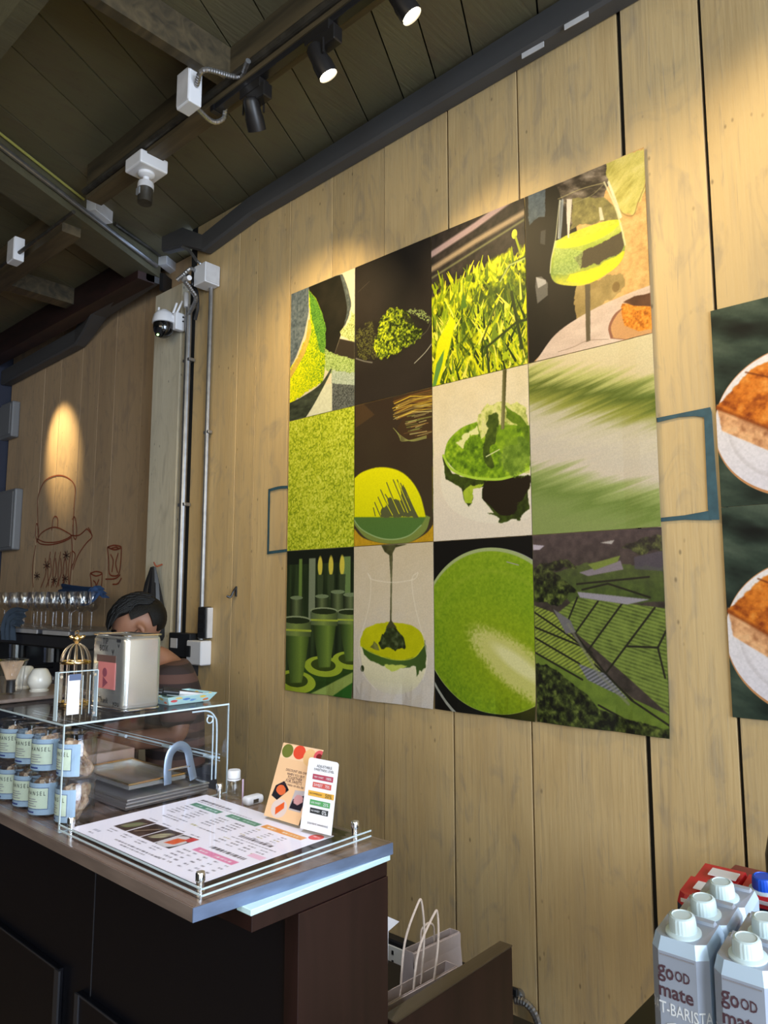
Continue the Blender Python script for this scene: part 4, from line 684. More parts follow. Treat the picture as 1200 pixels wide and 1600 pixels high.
obj('rating_label', bxo(a.x+.02, a.x+.075, YW-.057, YW-.0545, a.z-.07, a.z-.025), M['offwhite'], t); obj('rating_label', bxo(a.x+.03, a.x+.09, YW-.054, YW-.0515, a.z-.17, a.z-.14), M['offwhite'], t)
# conduits down the wall
def conduit(name, label, pts, r, m, clips=()):
    t = thing(name, label, 'conduit', Vector(pts[-1])); obj('pipe', tube(B(), smoothpath(pts, 4) if len(pts) > 2 else pts, r, 12), m, t)
    for c_ in clips: c_ = Vector(c_); obj('clip', bxo(c_.x-r*1.9, c_.x+r*1.9, c_.y-r*.9, c_.y+r*1.2, c_.z-.008, c_.z+.008, bev=.002), m, t)
    return t
c1 = [AY(310, 480, 1.965), AY(302, 700, 1.965), AY(288, 985, 1.965)]; xs = c1[1].x; xA = -3.02
conduit('thick_conduit', 'thick grey steel conduit running down beside the pale post', [(xA-.03, 1.965, 1.45), (xA-.03, 1.965, c1[2].z-.01)], .016, M['steel'], [(xA-.03, 1.97, 1.17), (xA-.03, 1.97, .45)])
wx = AY(322, 700, 1.975).x
conduit('thin_conduit', 'straight thin steel conduit below the white box on the wall', [(wx, 1.978, 1.50), (wx, 1.978, AY(312, 1000, 1.96).z)], .011, M['steel'], [(wx, 1.98, AY(325, 675, 1.98).z)])
# hanging apron on the post
t = thing('hanging_apron', 'dark apron hanging from a small hook on the pale post', 'apron', AY(250, 885, 1.96))
p = wloc(t); obj('hook', tube(B(), smoothpath([p+Vector((0, .012, .01)), p+Vector((0, -.02, 0)), p+Vector((.0, -.035, .02))]), .004), M['redline'], t)
bm = B(); lathe(bm, [(0, 0), (.012, -.005), (.03, -.08), (.05, -.2), (.06, -.34), (.05, -.36), (0, -.36)], 18, p+Vector((-.01, -.03, 0)), (0, 0, 1), lambda a, z: 1+.25*math.sin(a*5+z*9)); obj('cloth', bm, M['black'], t, True)
# enclosures at far left
for nm, (x1, ya, yb), lb in (('wall_enclosure', (20, 625, 680), 'upper small grey box on the far left of the plank wall'), ('wall_enclosure', (24, 762, 858), 'lower tall grey cabinet on the far left of the plank wall')):
    a, b = AY(x1, ya, 2.09), AY(x1, yb, 2.09); t = thing(nm, lb, 'cabinet', (a.x-.2, 2.12, b.z), None)
    obj('body', bxo(a.x-.42, a.x, 2.09, YL-.001, b.z, a.z, bev=.012, seg=2), M['greybox'], t); obj('door', bxo(a.x-.40, a.x-.02, 2.083, 2.091, b.z+.02, a.z-.02, bev=.004), M['greybox'], t)
# ================================================================== ceiling fittings
def lampup(lb, px, py, aim, on, top):
    """track spotlight: adaptor box, yoke, can; the can's mouth looks along aim"""
    P = AZ(px, py, 1.60); t = thing('track_spotlight', lb, 'lamp', (P.x, P.y, 1.70), 'spotlights on the ceiling track')
    aim = Vector(aim).normalized()
    obj('adaptor', bxo(P.x-.055, P.x+.055, P.y-.02, P.y+.02, 1.665, 1.70, bev=.003), M['blackmetal'], t)
    obj('driver_box', bxo(P.x-.02, P.x+.075, P.y-.018, P.y+.018, 1.625, 1.675, bev=.003), M['blackmetal'], t)
    s = aim.cross(Vector((0, 0, 1))).normalized()
    obj('yoke', tube(B(), [P+s*.036, P+s*.036+Vector((0, 0, .045)), P-s*.036+Vector((0, 0, .045)), P-s*.036], .004, 6), M['blackmetal'], t)
    bm = B(); lathe(bm, [(0, -.05), (.018, -.05), (.026, -.04), (.028, .0), (.031, .012), (.031, .05), (.029, .05), (.027, .035), (0, .03)], 24, P, aim); h = obj('can', bm, M['blackmetal'], t, True)
    bm = B(); lathe(bm, [(0, .036), (.024, .036), (.026, .047), (0, .047)], 20, P, aim); obj('lens', bm, M['bulb'] if on else M['lens'], h, True)
    return P+aim*.06
aims = {}
P1 = lampup('rightmost lit spotlight on the track, cut by the top of the picture', 628, 2, (.36, .42, -.83), True, 0)
P2 = lampup('lit black spotlight in the middle of the ceiling track', 501, 95, (.25, .42, -.87), True, 0)
P3 = lampup('leftmost black spotlight on the track, turned away to the wall so its lens is hidden', 396, 178, (-.35, .60, -.72), True, 0)
t = thing('light_track', 'black lamp track fixed along the brown ceiling joist', 'track', (-1, 1.39, 1.70))
obj('rail', bxo(-2.02, 3.2, 1.375, 1.405, 1.70, 1.722, bev=.002), M['black'], t); obj('end_cap', bxo(-2.04, -2.02, 1.373, 1.407, 1.698, 1.722), M['black'], t)
conduit('joist_conduit', 'dark pipe running along the ceiling joist above the lamp track', [(-2.95, 1.362, 1.75), (3.2, 1.362, 1.75)], .014, M['darkpipe'], [(-1.75, 1.362, 1.75), (-1.3, 1.362, 1.75)])
# boxes: each a body, a lid and what comes out of it
def jbox(lb, c, sx_, sy_, sz_, lidside=(0, 0, -1)):
    t = thing('junction_box', lb, 'junction box', c); x, y, z = c
    obj('body', bxo(x-sx_/2, x+sx_/2, y-sy_/2, y+sy_/2, z-sz_/2, z+sz_/2, bev=.004, seg=2), M['white'], t)
    l = Vector(lidside); e = Vector((sx_/2, sy_/2, sz_/2)); cc = Vector(c)+Vector((l.x*e.x, l.y*e.y, l.z*e.z)); d = Vector([(.9*v if abs(q) < .5 else .003) for v, q in zip(e, l)])
    lid = obj('lid', bxo(cc.x-d.x, cc.x+d.x, cc.y-d.y, cc.y+d.y, cc.z-d.z, cc.z+d.z, bev=.001), M['offwhite'], t)
    return t
c = AZ(304, 147, 1.70); b1 = jbox('white upright junction box on the ceiling joist near the leftmost spotlight', c+Vector((0, -.02, .0)), .075, .05, .13, (0, -1, 0))
q = c+Vector((.04, -.02, .0))
fx = lambda lb, pts, r=.008: tag(obj('flexible_conduit', flex(B(), pts, r), M['steel']), lb, 'conduit')
fx('short ribbed flexible conduit curving up from the box by the leftmost spotlight', [q+Vector((0, 0, .0)), q+Vector((.06, -.01, .02)), AZ(372, 120, 1.74), AZ(388, 95, 1.74)])
fx('looped ribbed flexible conduit under the box by the leftmost spotlight', [q+Vector((-.02, .0, -.055)), AZ(330, 189, 1.66), AZ(348, 186, 1.68), AZ(352, 170, 1.71)])
# small bullet camera on its box
c = AZ(229, 262, 1.70); t = thing('bullet_camera', 'small bullet camera hanging from a white square box on the ceiling joist', 'camera', c)
obj('mount_box', bxo(c.x-.06, c.x+.06, c.y-.06, c.y+.06, c.z-.025, c.z+.03, bev=.006, seg=2), M['white'], t)
obj('base_ring', lathe(B(), [(0, 0), (.032, 0), (.032, -.01), (.022, -.018), (0, -.018)], 20, c+Vector((0, 0, -.025))), M['white'], t, True)
obj('neck', lathe(B(), [(0, 0), (.013, 0), (.011, -.03), (0, -.03)], 14, c+Vector((0, 0, -.04))), M['white'], t, True)
cb = obj('camera_body', lathe(B(), [(0, 0), (.027, 0), (.03, -.008), (.03, -.03), (.029, -.032), (.028, -.085), (0, -.085)], 22, c+Vector((0, 0, -.068)), (-.05, .05, 1)), M['darkpipe'], t, True)
obj('white_collar', lathe(B(), [(.0, .003), (.0295, .002), (.0315, -.006), (.0315, -.026), (.0295, -.026)], 22, c+Vector((0, 0, -.068)), (-.05, .05, 1)), M['offwhite'], cb, True)
obj('lens_window', bxo(c.x-.016, c.x+.012, c.y-.034, c.y-.027, c.z-.125, c.z-.095, bev=.003), M['greybox'], cb)
# boxes on the skew beam side face: frame vectors along the beam
BN = N2     # out of the visible face
def onbeam(px, py, off=.03): return APL(px, py, Pn+BN*off, N2)
def beambox(lb, px, py, ln, ht, dp):
    c = onbeam(px, py, dp/2); t = thing('junction_box', lb, 'junction box', c)
    a, b = c-E2*ln/2, c+E2*ln/2; obj('body', sweepbox(B(), a, b, BN, (0, 0, 1), dp, ht), M['white'], t); obj('lid', sweepbox(B(), a+BN*(dp/2)+E2*.004, b+BN*(dp/2)-E2*.004, BN, (0, 0, 1), .005, ht-.01), M['offwhite'], t); return t
beambox('white junction box halfway along the big skew beam', 156, 328, .13, .075, .05)
beambox('white junction box at the post end of the big skew beam', 264, 411, .13, .075, .05)
a = onbeam(-40, 195, .02); z1 = onbeam(0, 226, .02).z
def beamline(z, off, s0, s1): o = Pn+BN*off; return [Vector((o.x, o.y, z))+E2*s0, Vector((o.x, o.y, z))+E2*s1]
conduit('beam_conduit', 'grey steel conduit running along the lower side of the big skew beam', beamline(onbeam(0, 228, .014).z, .014, -2.4, 1.10), .012, M['steel'])
conduit('beam_cable', 'thin olive cable running along the top of the big skew beam', beamline(onbeam(0, 207, .01).z-.004, .01, -2.4, .50), .006, M['yellowwire'])
conduit('beam_pipe', 'short thin grey pipe between the two boxes on the skew beam', [onbeam(180, 350, .014), onbeam(250, 399, .014)], .009, M['darkpipe'])
c = AZ(25, 393, 1.72); jbox('white junction box on the far joist left of the big beam', c, .085, .05, .12, (0, -1, 0))
conduit('far_conduit', 'thin pipe running through the box on the far ceiling joist', [c+Vector((-1.0, .0, -.02)), c+Vector((.62, .0, -.02))], .009, M['darkpipe'])
# wall box with its conduits at the post head
c = AY(320, 431, 1.94); jbox('white junction box on the wall beside the post head', (c.x, 1.952, c.z), .095, .085, .10, (1, 0, 0))
q = Vector((c.x, 1.92, c.z+.05))
fx('ribbed conduit arching up from the wall box to the trunking', [q, AY(308, 408, 1.9), AY(296, 392, 1.9), AY(285, 386, 1.9)], .007)
fx('ribbed conduit arching left from the wall box to the beam end', [q+Vector((-.05, 0, -.02)), AY(298, 420, 1.88), AY(286, 430, 1.86), AY(276, 438, 1.84)], .009)
fx('ribbed conduit dropping from the beam end to the thick pipe', [AY(289, 440, 1.86), AY(298, 452, 1.9), AY(306, 468, 1.94), Vector((xA-.03, 1.962, 1.40))], .010)
tag(obj('cable_tangle', tube(B(), smoothpath([AY(288, 436, 1.9), AY(292, 430, 1.92), AY(300, 436, 1.92), AY(300, 446, 1.92), AY(292, 444, 1.92), AY(306, 452, 1.95), AY(309, 478, 1.96), AY(305, 500, 1.965)], 6), .008, 8), M['black']), 'black cables knotted behind the conduits at the post head', 'cable')
tag(obj('beam_shoe', sweepbox(B(), onbeam(252, 440, .012), onbeam(286, 466, .012), BN, (0, 0, 1), .02, .10), M['black']), 'black plate wrapping the end of the skew beam at the post', 'bracket')
tag(obj('pipe_stub', cyl(B(), AY(287, 437, 1.88), AY(296, 434, 1.86), .012), M['white']), 'short white pipe stub poking out at the beam end', 'pipe')
tag(obj('plastic_sleeve', cyl(B(), AY(291, 458, 1.95), AY(291, 480, 1.95), .012), M['offwhite']), 'short white plastic sleeve standing at the post head', 'pipe')
# dome camera
c = AY(256, 502, 1.895); t = thing('dome_camera', 'white dome camera with black ball and three antennas under the beam', 'camera', c); k_ = 1.08
sc_ = lambda P: [(r*k_, z*k_) for r, z in P]
obj('shell', lathe(B(), sc_([(0, .052), (.018, .052), (.022, .047), (.035, .041), (.046, .026), (.052, .0), (.053, -.012), (.049, -.014), (0, -.014)]), 32, c), M['white'], t, True)
bl = obj('ball', lathe(B(), sc_([(0, -.012), (.047, -.012), (.047, -.035), (.043, -.055), (.03, -.072), (.014, -.08), (0, -.082)]), 28, c), M['lens'], t, True)
obj('lens_barrel', cyl(B(), c+Vector((.018, -.030, -.055)), c+Vector((.024, -.042, -.088)), .017), M['black'], bl)
obj('indicator', cyl(B(), c+Vector((.025, -.044, -.086)), c+Vector((.026, -.047, -.090)), .005), M['led'], bl)
ax_ = c+RT*.068
ar = obj('wall_arm', bxo(ax_.x-.015, ax_.x+.018, min(ax_.y-.02, 1.95), 1.9745, c.z-.048, c.z+.042, bev=.006, seg=2), M['white'], t); obj('arm_bridge', bxo(c.x, ax_.x, c.y, ax_.y+.02, c.z-.012, c.z+.028, bev=.006), M['white'], t)
for dz in (.022, .0): obj('screw', cyl(B(), Vector((ax_.x+.017, ax_.y+.02, c.z+dz)), Vector((ax_.x+.021, ax_.y+.02, c.z+dz)), .0045, 8), M['black'], ar)
for a_, b_ in ((RT*.05+Vector((0, 0, .012)), RT*.090+Vector((0, 0, .105))), (RT*.045+Vector((0, 0, .04)), RT*.062+Vector((0, 0, .095))), (RT*-.05+Vector((0, .02, .012)), RT*-.045+Vector((0, .02, .078)))): obj('antenna', tube(B(), [c+a_, c+b_], [.0065, .0055], 8), M['white'], t)
# ================================================================== light from the lamps
spot('lamp_light_right', P1, (-.35, 2.0, .72), 11, 80, 1.0)
spot('lamp_light_middle', P2, (-1.15, 2.0, .75), 18, 84, 1.0)
spot('lamp_light_offstage', (-.55, 1.39, 1.56), (-.20, 2.0, .95), 8, 84, 1.0)
spot('lamp_light_left', P3, (-2.15, 2.0, .85), 20, 84, 1.0)
spot('lamp_light_far_left', (-4.95, 1.60, 1.60), (-4.80, 2.15, 1.02), 40, 40, 1.0)
spot('counter_fill', (-.75, .35, 1.80), (-1.42, .98, -.48), 62, 38, .8, (0.86, 0.90, 1.0), 0.05)  # added fill to brighten the menu and worktop, not a lamp of the room
# ================================================================== the counter
CT = -.5                        # counter top, relative to the lens
XR = -1.045                     # right end of the top
t = thing('service_counter', 'dark service counter with mahogany end panel and brown laminate top', 'counter', (-1.9, .95, FZ))
def slab(x0, x1, y0, y1, z0, z1): return bxo(x0, x1, y0, y1, z0, z1, bev=.0025)
top = obj('worktop', hexa(B(), [(-3.6, .745, CT-.022), (-1.068, .733, CT-.022), (-1.036, 1.19, CT-.022), (-3.6, 1.195, CT-.022), (-3.6, .745, CT), (-1.068, .733, CT), (-1.036, 1.19, CT), (-3.6, 1.195, CT)]), M['laminate'], t)
obj('front_edge_band', hexa(B(), [(-3.6, .743, CT-.0235), (-1.068, .731, CT-.0235), (-1.068, .733, CT-.0235), (-3.6, .745, CT-.0235), (-3.6, .743, CT-.001), (-1.068, .731, CT-.001), (-1.068, .733, CT-.001), (-3.6, .745, CT-.001)]), M['laminate_edge'], top)
obj('end_edge_band', hexa(B(), [(-1.068, .731, CT-.0235), (-1.066, .731, CT-.0235), (-1.034, 1.19, CT-.0235), (-1.036, 1.19, CT-.0235), (-1.068, .731, CT-.001), (-1.066, .731, CT-.001), (-1.034, 1.19, CT-.001), (-1.036, 1.19, CT-.001)]), M['metal_edge'], top)
obj('end_edge_strip', bxo(-1.075, XR+.010, .825, 1.183, CT-.034, CT-.0235, bev=.001), M['strip'], t)
obj('apron_rail', bxo(-3.6, XR+.004, .832, 1.18, CT-.064, CT-.034, bev=.001), M['mahog'], t)
obj('end_panel', bxo(-1.075, XR+.008, .935, 1.178, FZ, CT-.064, bev=.001), M['mahog'], t)
obj('rear_panel', bxo(-3.6, -1.08, 1.15, 1.175, FZ+.05, CT-.064), M['blackpanel'], t)
fr = obj('front_panel', bxo(-1.785, -1.077, .94, .96, FZ+.02, CT-.064, bev=.001), M['blackpanel'], t); obj('front_panel', bxo(-3.6, -1.790, .94, .96, FZ+.02, CT-.064, bev=.001), M['blackpanel'], t)
obj('panel_joint', bxo(-1.789, -1.786, .939, .95, -.96, CT-.064), M['blackpanel_edge'], t)
for (x0, x1, zt) in ((-2.60, -1.93, -.935), (-1.83, -1.25, -.955)):
    d = obj('door', bxo(x0, x1, .925, .94, FZ+.06, zt, bev=.001), M['blackpanel'], t)
    obj('edge_strip', bxo(x1-.012 if x0 < -2 else x0, x1+.012 if x0 < -2 else x0+.018, .921, .926, FZ+.06, zt), M['blackpanel_edge'], d); obj('top_strip', bxo(x0, x1, .9235, .926, zt-.004, zt), M['blackpanel_edge'], d)
# low gate board between the counter and the wall
t = thing('low_gate', 'low dark mahogany board closing the gap between counter and wall', 'gate', (XR, 1.4, FZ))
obj('board', bxo(XR-.012, XR+.015, 1.192, 1.63, FZ+.03, -.848, bev=.0015), M['mahog'], t); obj('top_edge', bxo(XR-.020, XR+.0155, 1.192, 1.631, -.848, -.845), M['mahog_edge'], t); obj('foot', bxo(XR-.01, XR+.012, 1.2, 1.24, FZ, FZ+.03), M['mahog'], t); obj('foot', bxo(XR-.01, XR+.012, 1.58, 1.62, FZ, FZ+.03), M['mahog'], t)
# ---------------- menu under clear acrylic on standoffs
mx0, mx1, my0, my1 = -1.603, -1.080, .757, 1.172
t = thing('menu_stand', 'clear acrylic menu stand of two sheets on four steel standoffs', 'menu stand', ((mx0+mx1)/2, (my0+my1)/2, CT))
obj('base_sheet', bxo(mx0, mx1, my0, my1, CT+.006, CT+.011, bev=.0008), M['acr2'], t); ts = obj('top_sheet', bxo(mx0, mx1, my0, my1, CT+.0155, CT+.0195, bev=.0008), M['acr2'], t)
e = .0018
for nm, q in (('edge', (mx0, mx1, my0-e, my0, CT+.006, CT+.009)), ('edge', (mx1, mx1+e, my0, my1, CT+.006, CT+.009)), ('edge', (mx0, mx1, my0-e, my0, CT+.0168, CT+.0197)), ('edge', (mx1, mx1+e, my0, my1, CT+.0168, CT+.0197))): obj('polished_edge', bxo(*q), M['acredge'], ts)
for x, y in ((mx0+.022, my0+.014), (mx1-.026, my0+.014), (mx1-.026, my1-.02), (mx0+.022, my1-.02)): obj('standoff', lathe(B(), [(0, 0), (.0085, 0), (.0085, .005), (.007, .006), (.007, .021), (.0085, .022), (.0085, .034), (.0075, .036), (0, .036)], 20, (x, y, CT)), M['chrome'], t, True)
mp = panel((-1.584, .771, CT+.0125), (-1.116, .772, CT+.0125), (-1.126, 1.109, CT+.0125), (-1.592, 1.121, CT+.0125), .001, pic_menu(), 'menu_sheet'); tag(mp, 'white printed menu sheet lying under the clear acrylic', 'menu')
# ---------------- leaflet and card standing on the menu stand
ZC = CT+.0195
def card(name, lb, cat, bl, br, lean, h0, imgmat, m2, corners, th=.0012):
    """card standing on ZC: bottom edge through two seen points, leaning back; top corners from the seen outline on that plane"""
    P, Q = AZ(*bl, ZC), AZ(*br, ZC); ed = (Q-P).normalized(); nrm = ed.cross(Vector((0, 0, 1))).normalized()
    if nrm.y > 0: nrm = -nrm
    upv = (Vector((0, 0, 1))*math.cos(lean)-nrm*math.sin(lean)); n = ed.cross(upv)
    TL, TR = APL(*corners[0], P, n), APL(*corners[1], P, n)
    return P, Q, TL, TR, ed, upv, n
t = thing('card_holder', 'clear slanted card holder with the leaflets standing in it', 'holder', AZ(460, 1290, ZC))
P, Q, TL, TR, ed, upv, nn = card('', '', '', (412, 1274), (466, 1290), .25, 0, None, None, ((443, 1160), (505, 1172)))
hb = obj('back_sheet', panel(P, Q, Q+upv*.07, P+upv*.07, .002, M['acr'], 'x').data and B(), None) if False else None
off = -nn if nn.dot(Vector((1, -1, 0))) > 0 else nn
c0 = P+off*.004; c1_ = AZ(519, 1306, ZC)+off*.006
bm = B(); hexa(bm, [c0, c1_, c1_+off*.035, c0+off*.035, c0+Vector((0, 0, .002)), c1_+Vector((0, 0, .002)), c1_+off*.035+Vector((0, 0, .002)), c0+off*.035+Vector((0, 0, .002))]); obj('foot_plate', bm, M['acr'], t)
bm = B(); hexa(bm, [c0, c1_, c1_+off*.003, c0+off*.003, c0+upv*.06, c1_+upv*.06, c1_+upv*.06+off*.003, c0+upv*.06+off*.003]); obj('back_plate', bm, M['acr'], t)
tag(panel(P, Q, TR, TL, .0012, pic_leaflet(), 'promotion_leaflet'), 'peach leaflet with food pictures standing left of the white sweetness card', 'leaflet')
LF = bpy.data.objects['promotion_leaflet']
def cardtext(parent, P, ed, upv, n, rows, m, th=.0006):
    for (s, u, v, wd, ht) in rows: obj('lettering', put(text_bm(s, wd, None), P+ed*u+upv*v+n*th, ed, upv), m, parent)
W1 = (Q-P).length; H1 = (TL-P).length; nf = -off
up1 = (TL-P).normalized()*.5+(TR-Q).normalized()*.5
cardtext(LF, P, (Q-P).normalized(), up1.normalized(), nf, [('DISCOUNT 30% OFF !', W1*.55, H1*.66, W1*.62, 0), ('WHEN YOU BUY', W1*.55, H1*.61, W1*.5, 0), ('TOGETHER', W1*.55, H1*.565, W1*.42, 0), ('FOR SWEETS', W1*.55, H1*.52, W1*.45, 0), ('from menu on this list', W1*.55, H1*.475, W1*.62, 0)], M['inkbrown'])
P, Q, TL, TR, ed, upv, nn = card('', '', '', (471, 1294), (519, 1306), .22, 0, None, None, ((485, 1183), (531, 1192)))
P -= off*.004; Q -= off*.004; TL -= off*.004; TR -= off*.004
bm = B(); cr = []
def lp(s, t_): return (P*(1-s)+Q*s)*(1-t_)+(TL*(1-s)+TR*s)*t_
out = [(0, 0), (1, 0)]+[(1-.09+.09*math.cos(a), 1-.04+.04*math.sin(a)) for a in [i*PI/8 for i in range(5)]]+[(.09-.09*math.sin(a), 1-.04+.04*math.cos(a)) for a in [i*PI/8 for i in range(5)]]
f = [bm.verts.new(lp(*q)) for q in out]; k = [bm.verts.new(lp(*q)+off*.0015) for q in out]; bm.faces.new(f); bm.faces.new(k[::-1])
for i in range(len(f)): j = (i+1) % len(f); bm.faces.new((f[i], f[j], k[j], k[i]))
SC = tag(obj('sweetness_card', bm, M['paper']), 'white rounded card listing sweetness levels in coloured bars', 'card')
W2 = (Q-P).length; H2 = (TL-P).length; e2 = (Q-P).normalized(); u2 = ((TL-P)+(TR-Q)).normalized()
cardtext(SC, P, e2, u2, -off, [('ADJUSTABLE', W2*.56, H2*.89, W2*.5, 0), ('SWEETNESS LEVEL', W2*.56, H2*.845, W2*.66, 0), ('(standard sweetness)', W2*.55, H2*.1, W2*.66, 0)], M['ink'])
for i, (col, a_, b_, v, w1) in enumerate((((.45, .06, .10), 'VERY SWEET', '100%', .74, .80), ((.62, .10, .08), 'SWEET', '75%', .63, .72), ((.78, .42, .06), 'RECOMMENDED', '50%', .505, 1.0), ((.10, .36, .12), 'LESS SWEET', '25%', .385, .78), ((.03, .035, .035), 'NO SWEET', '0%', .275, .70))):
    m = mat('bar_colour', col, .5); o0 = P+e2*(W2*.55)+u2*(H2*v)-off*.0006; hw = W2*.42*w1; hh = H2*.037
    bm = B(); bm.faces.new([bm.verts.new(o0+e2*sx1*hw+u2*sy1*hh) for sx1, sy1 in ((-1, -1), (1, -1), (1, 1), (-1, 1))]); br = obj('level_bar', bm, m, SC)
    for s_, u_, wd in ((a_, -.38, .95), (b_, .6, .5)): obj('lettering', put(text_bm(s_, hw*wd), o0-off*.0005+e2*(hw*u_), e2, u2), M['inkwhite'] if i != 2 else M['ink'], br)
# ---------------- clear acrylic display case
cx0, cx1, cy0, cy1, cz1 = -2.75, -1.605, .757, 1.192, -.273; th = .004
t = thing('display_case', 'clear acrylic display case standing on the counter', 'display case', (-1.9, .97, CT))
tp = obj('top_sheet', bxo(cx0, cx1, cy0, cy1, cz1-th, cz1), M['acr'], t); obj('front_sheet', bxo(cx0, cx1-th, cy0, cy0+th, CT+.001, cz1-th), M['acr'], t); sd = obj('side_sheet', bxo(cx1-th, cx1, cy0, cy1, CT+.001, cz1-th), M['acr'], t)
obj('back_sheet', bxo(cx0, cx1-th, cy1-th, cy1, CT+.09, cz1-th), M['acr'], t)
for q in ((cx0, cx1, cy0-.001, cy0, cz1-th, cz1), (cx1, cx1+.001, cy0, cy1, cz1-th, cz1)): obj('polished_edge', bxo(*q), M['acredge'], tp)
for q in ((cx1-th, cx1+.001, cy0-.001, cy0+.001, CT+.001, cz1-th), (cx1-th, cx1+.001, cy1, cy1+.001, CT+.001, cz1), (cx1, cx1+.0008, cy0, cy1, CT+.001, CT+.004)): obj('polished_edge', bxo(*q), M['acredge'], sd)
r_ = obj('hinge_rail', tube(B(), [(cx0, cy1-.012, CT+.088), (cx1-.02, cy1-.012, CT+.088)], .003, 8), M['acredge'], t)
for z in (.080, .096): obj('rail_line', tube(B(), [(cx0, cy1-.010, CT+z), (cx1-.02, cy1-.010, CT+z)], .0012, 6), M['acredge'], r_)
for x in (-2.10, -1.86, -1.66): h = obj('hinge', bxo(x-.018, x+.018, cy1-.02, cy1-.004, CT+.066, CT+.108, bev=.003), M['acr'], t); obj('hinge_pin', tube(B(), [(x-.018, cy1-.02, CT+.088), (x+.018, cy1-.02, CT+.088)], .005, 10), M['acredge'], h)
# looped strap guides in the upper rear corner
y = cy1-.03; bm = B(); tube(bm, smoothpath([(cx1-.008, y-.075, cz1-.012), (cx1-.008, y-.03, cz1-.014), (cx1-.008, y-.008, cz1-.03), (cx1-.008, y, cz1-.06), (cx1-.008, y, CT+.04)], 6), .0022, 8)
tube(bm, smoothpath([(cx1-.008, y-.03, cz1-.024), (cx1-.008, y-.018, cz1-.03), (cx1-.008, y-.012, cz1-.045), (cx1-.008, y-.012, CT+.04)], 6), .0018, 8); tube(bm, [Vector((cx1-.008, y-.022+.009*math.cos(a), cz1-.036+.009*math.sin(a))) for a in [i*PI/8 for i in range(16)]], .0018, 8, closed=True); obj('corner_guide', bm, M['acredge'], t)
# jars: two high along the front
def jar(cx, cy, z, lb, cklb, rot, first):
    t = thing('cookie_jar', lb, 'jar', (cx, cy, z), 'cookie jars in the display case'); R_, H = .042, .098
    obj('glass_body', lathe(B(), [(0, .001), (R_-.003, .001), (R_, .005), (R_, H-.020), (R_-.004, H-.014), (R_-.004, H-.012)], 36, (cx, cy, z)), M['glass'], t, True)
    obj('lid', lathe(B(), [(R_-.003, H-.013), (R_+.001, H-.013), (R_+.001, H-.002), (R_-.004, H), (0, H)], 36, (cx, cy, z)), M['glass'], t, True)
    def cylpt(x, yv, r): a = rot+x/R_; return Vector((cx+r*math.cos(a), cy+r*math.sin(a), z+.042+yv))
    def wrap(x0, x1, z0, z1, r, m, nm, par):
        bm = B(); n = 20; A = [bm.verts.new(cylpt(x0+(x1-x0)*i/n, z0, r)) for i in range(n+1)]; Bv = [bm.verts.new(cylpt(x0+(x1-x0)*i/n, z1, r)) for i in range(n+1)]
        for i in range(n): bm.faces.new((A[i], A[i+1], Bv[i+1], Bv[i]))
        return obj(nm, bm, m, par)
    lab = wrap(-.058, .050, -.036, .034, R_+.0006, M['jarblue'], 'label', t)
    for x0, x1, z0, z1 in ((-.030, .032, -.0235, -.0225), (-.030, .032, .0235, .0245), (-.030, -.029, -.0235, .0245), (.031, .032, -.0235, .0245)): wrap(x0, x1, z0, z1, R_+.0011, M['inkblue'], 'border', lab)
    wrap(-.029, .031, -.022, .023, R_+.001, M['jargreen'], 'label_panel', lab)
    obj('lettering', put(text_bm('H A N S E L', .050), (0, 0, 0), (1, 0, 0), (0, 1, 0), lambda x, y_: cylpt(x+.001, y_*1.3+.012, R_+.0016)), M['ink'], lab)
    for k_ in range(4): wrap(-.022, -.022+[.026, .03, .022, .028][k_], -.002-.005*k_, -.0005-.005*k_, R_+.0015, M['inkgrey'], 'small_print', lab)
    wrap(-.026, .0, -.032, -.0285, R_+.0012, M['inkblue'], 'blue_mark', lab)
    bm = B(); rr = random.Random(int(abs(cx)*1000+z*999))
    for k_ in range(9):
        a = rr.random()*6.28; d = .018 if k_ % 3 else .008; ax = Vector((math.cos(a), math.sin(a), rr.uniform(-.6, .9)))
        lathe(bm, [(0, -.006), (.016, -.006), (.0205, -.001), (.018, .005), (.008, .0075), (0, .0075)], 14, (cx+d*math.cos(a*1.7+k_), cy+d*math.sin(a*1.7+k_), z+.012+(k_//3)*.024+rr.uniform(0, .006)), ax, lambda a_, z_: 1+.07*math.sin(a_*5+k_))
    tag(obj('cookies', bm, M['cookie'], None, True), cklb, 'cookies', kind='stuff')
for z, lv in ((CT, 'lower'), (CT+.0985, 'upper')):
    for i, (x, y_, w_) in enumerate(((-1.672, .822, 'beside the clear case corner'), (-1.776, .808, 'second from the case corner'), (-1.874, .812, 'third from the case corner'), (-1.973, .812, 'fourth from the case corner'))):
        jar(x, y_, z+.0005, '%s cookie jar with pale blue label, %s' % (lv, w_), 'chocolate chip cookies inside the %s jar, %s' % (lv, w_), (-1.62, -1.2, -1.2, -1.2)[i]+(.0 if lv == 'lower' else .12), False)
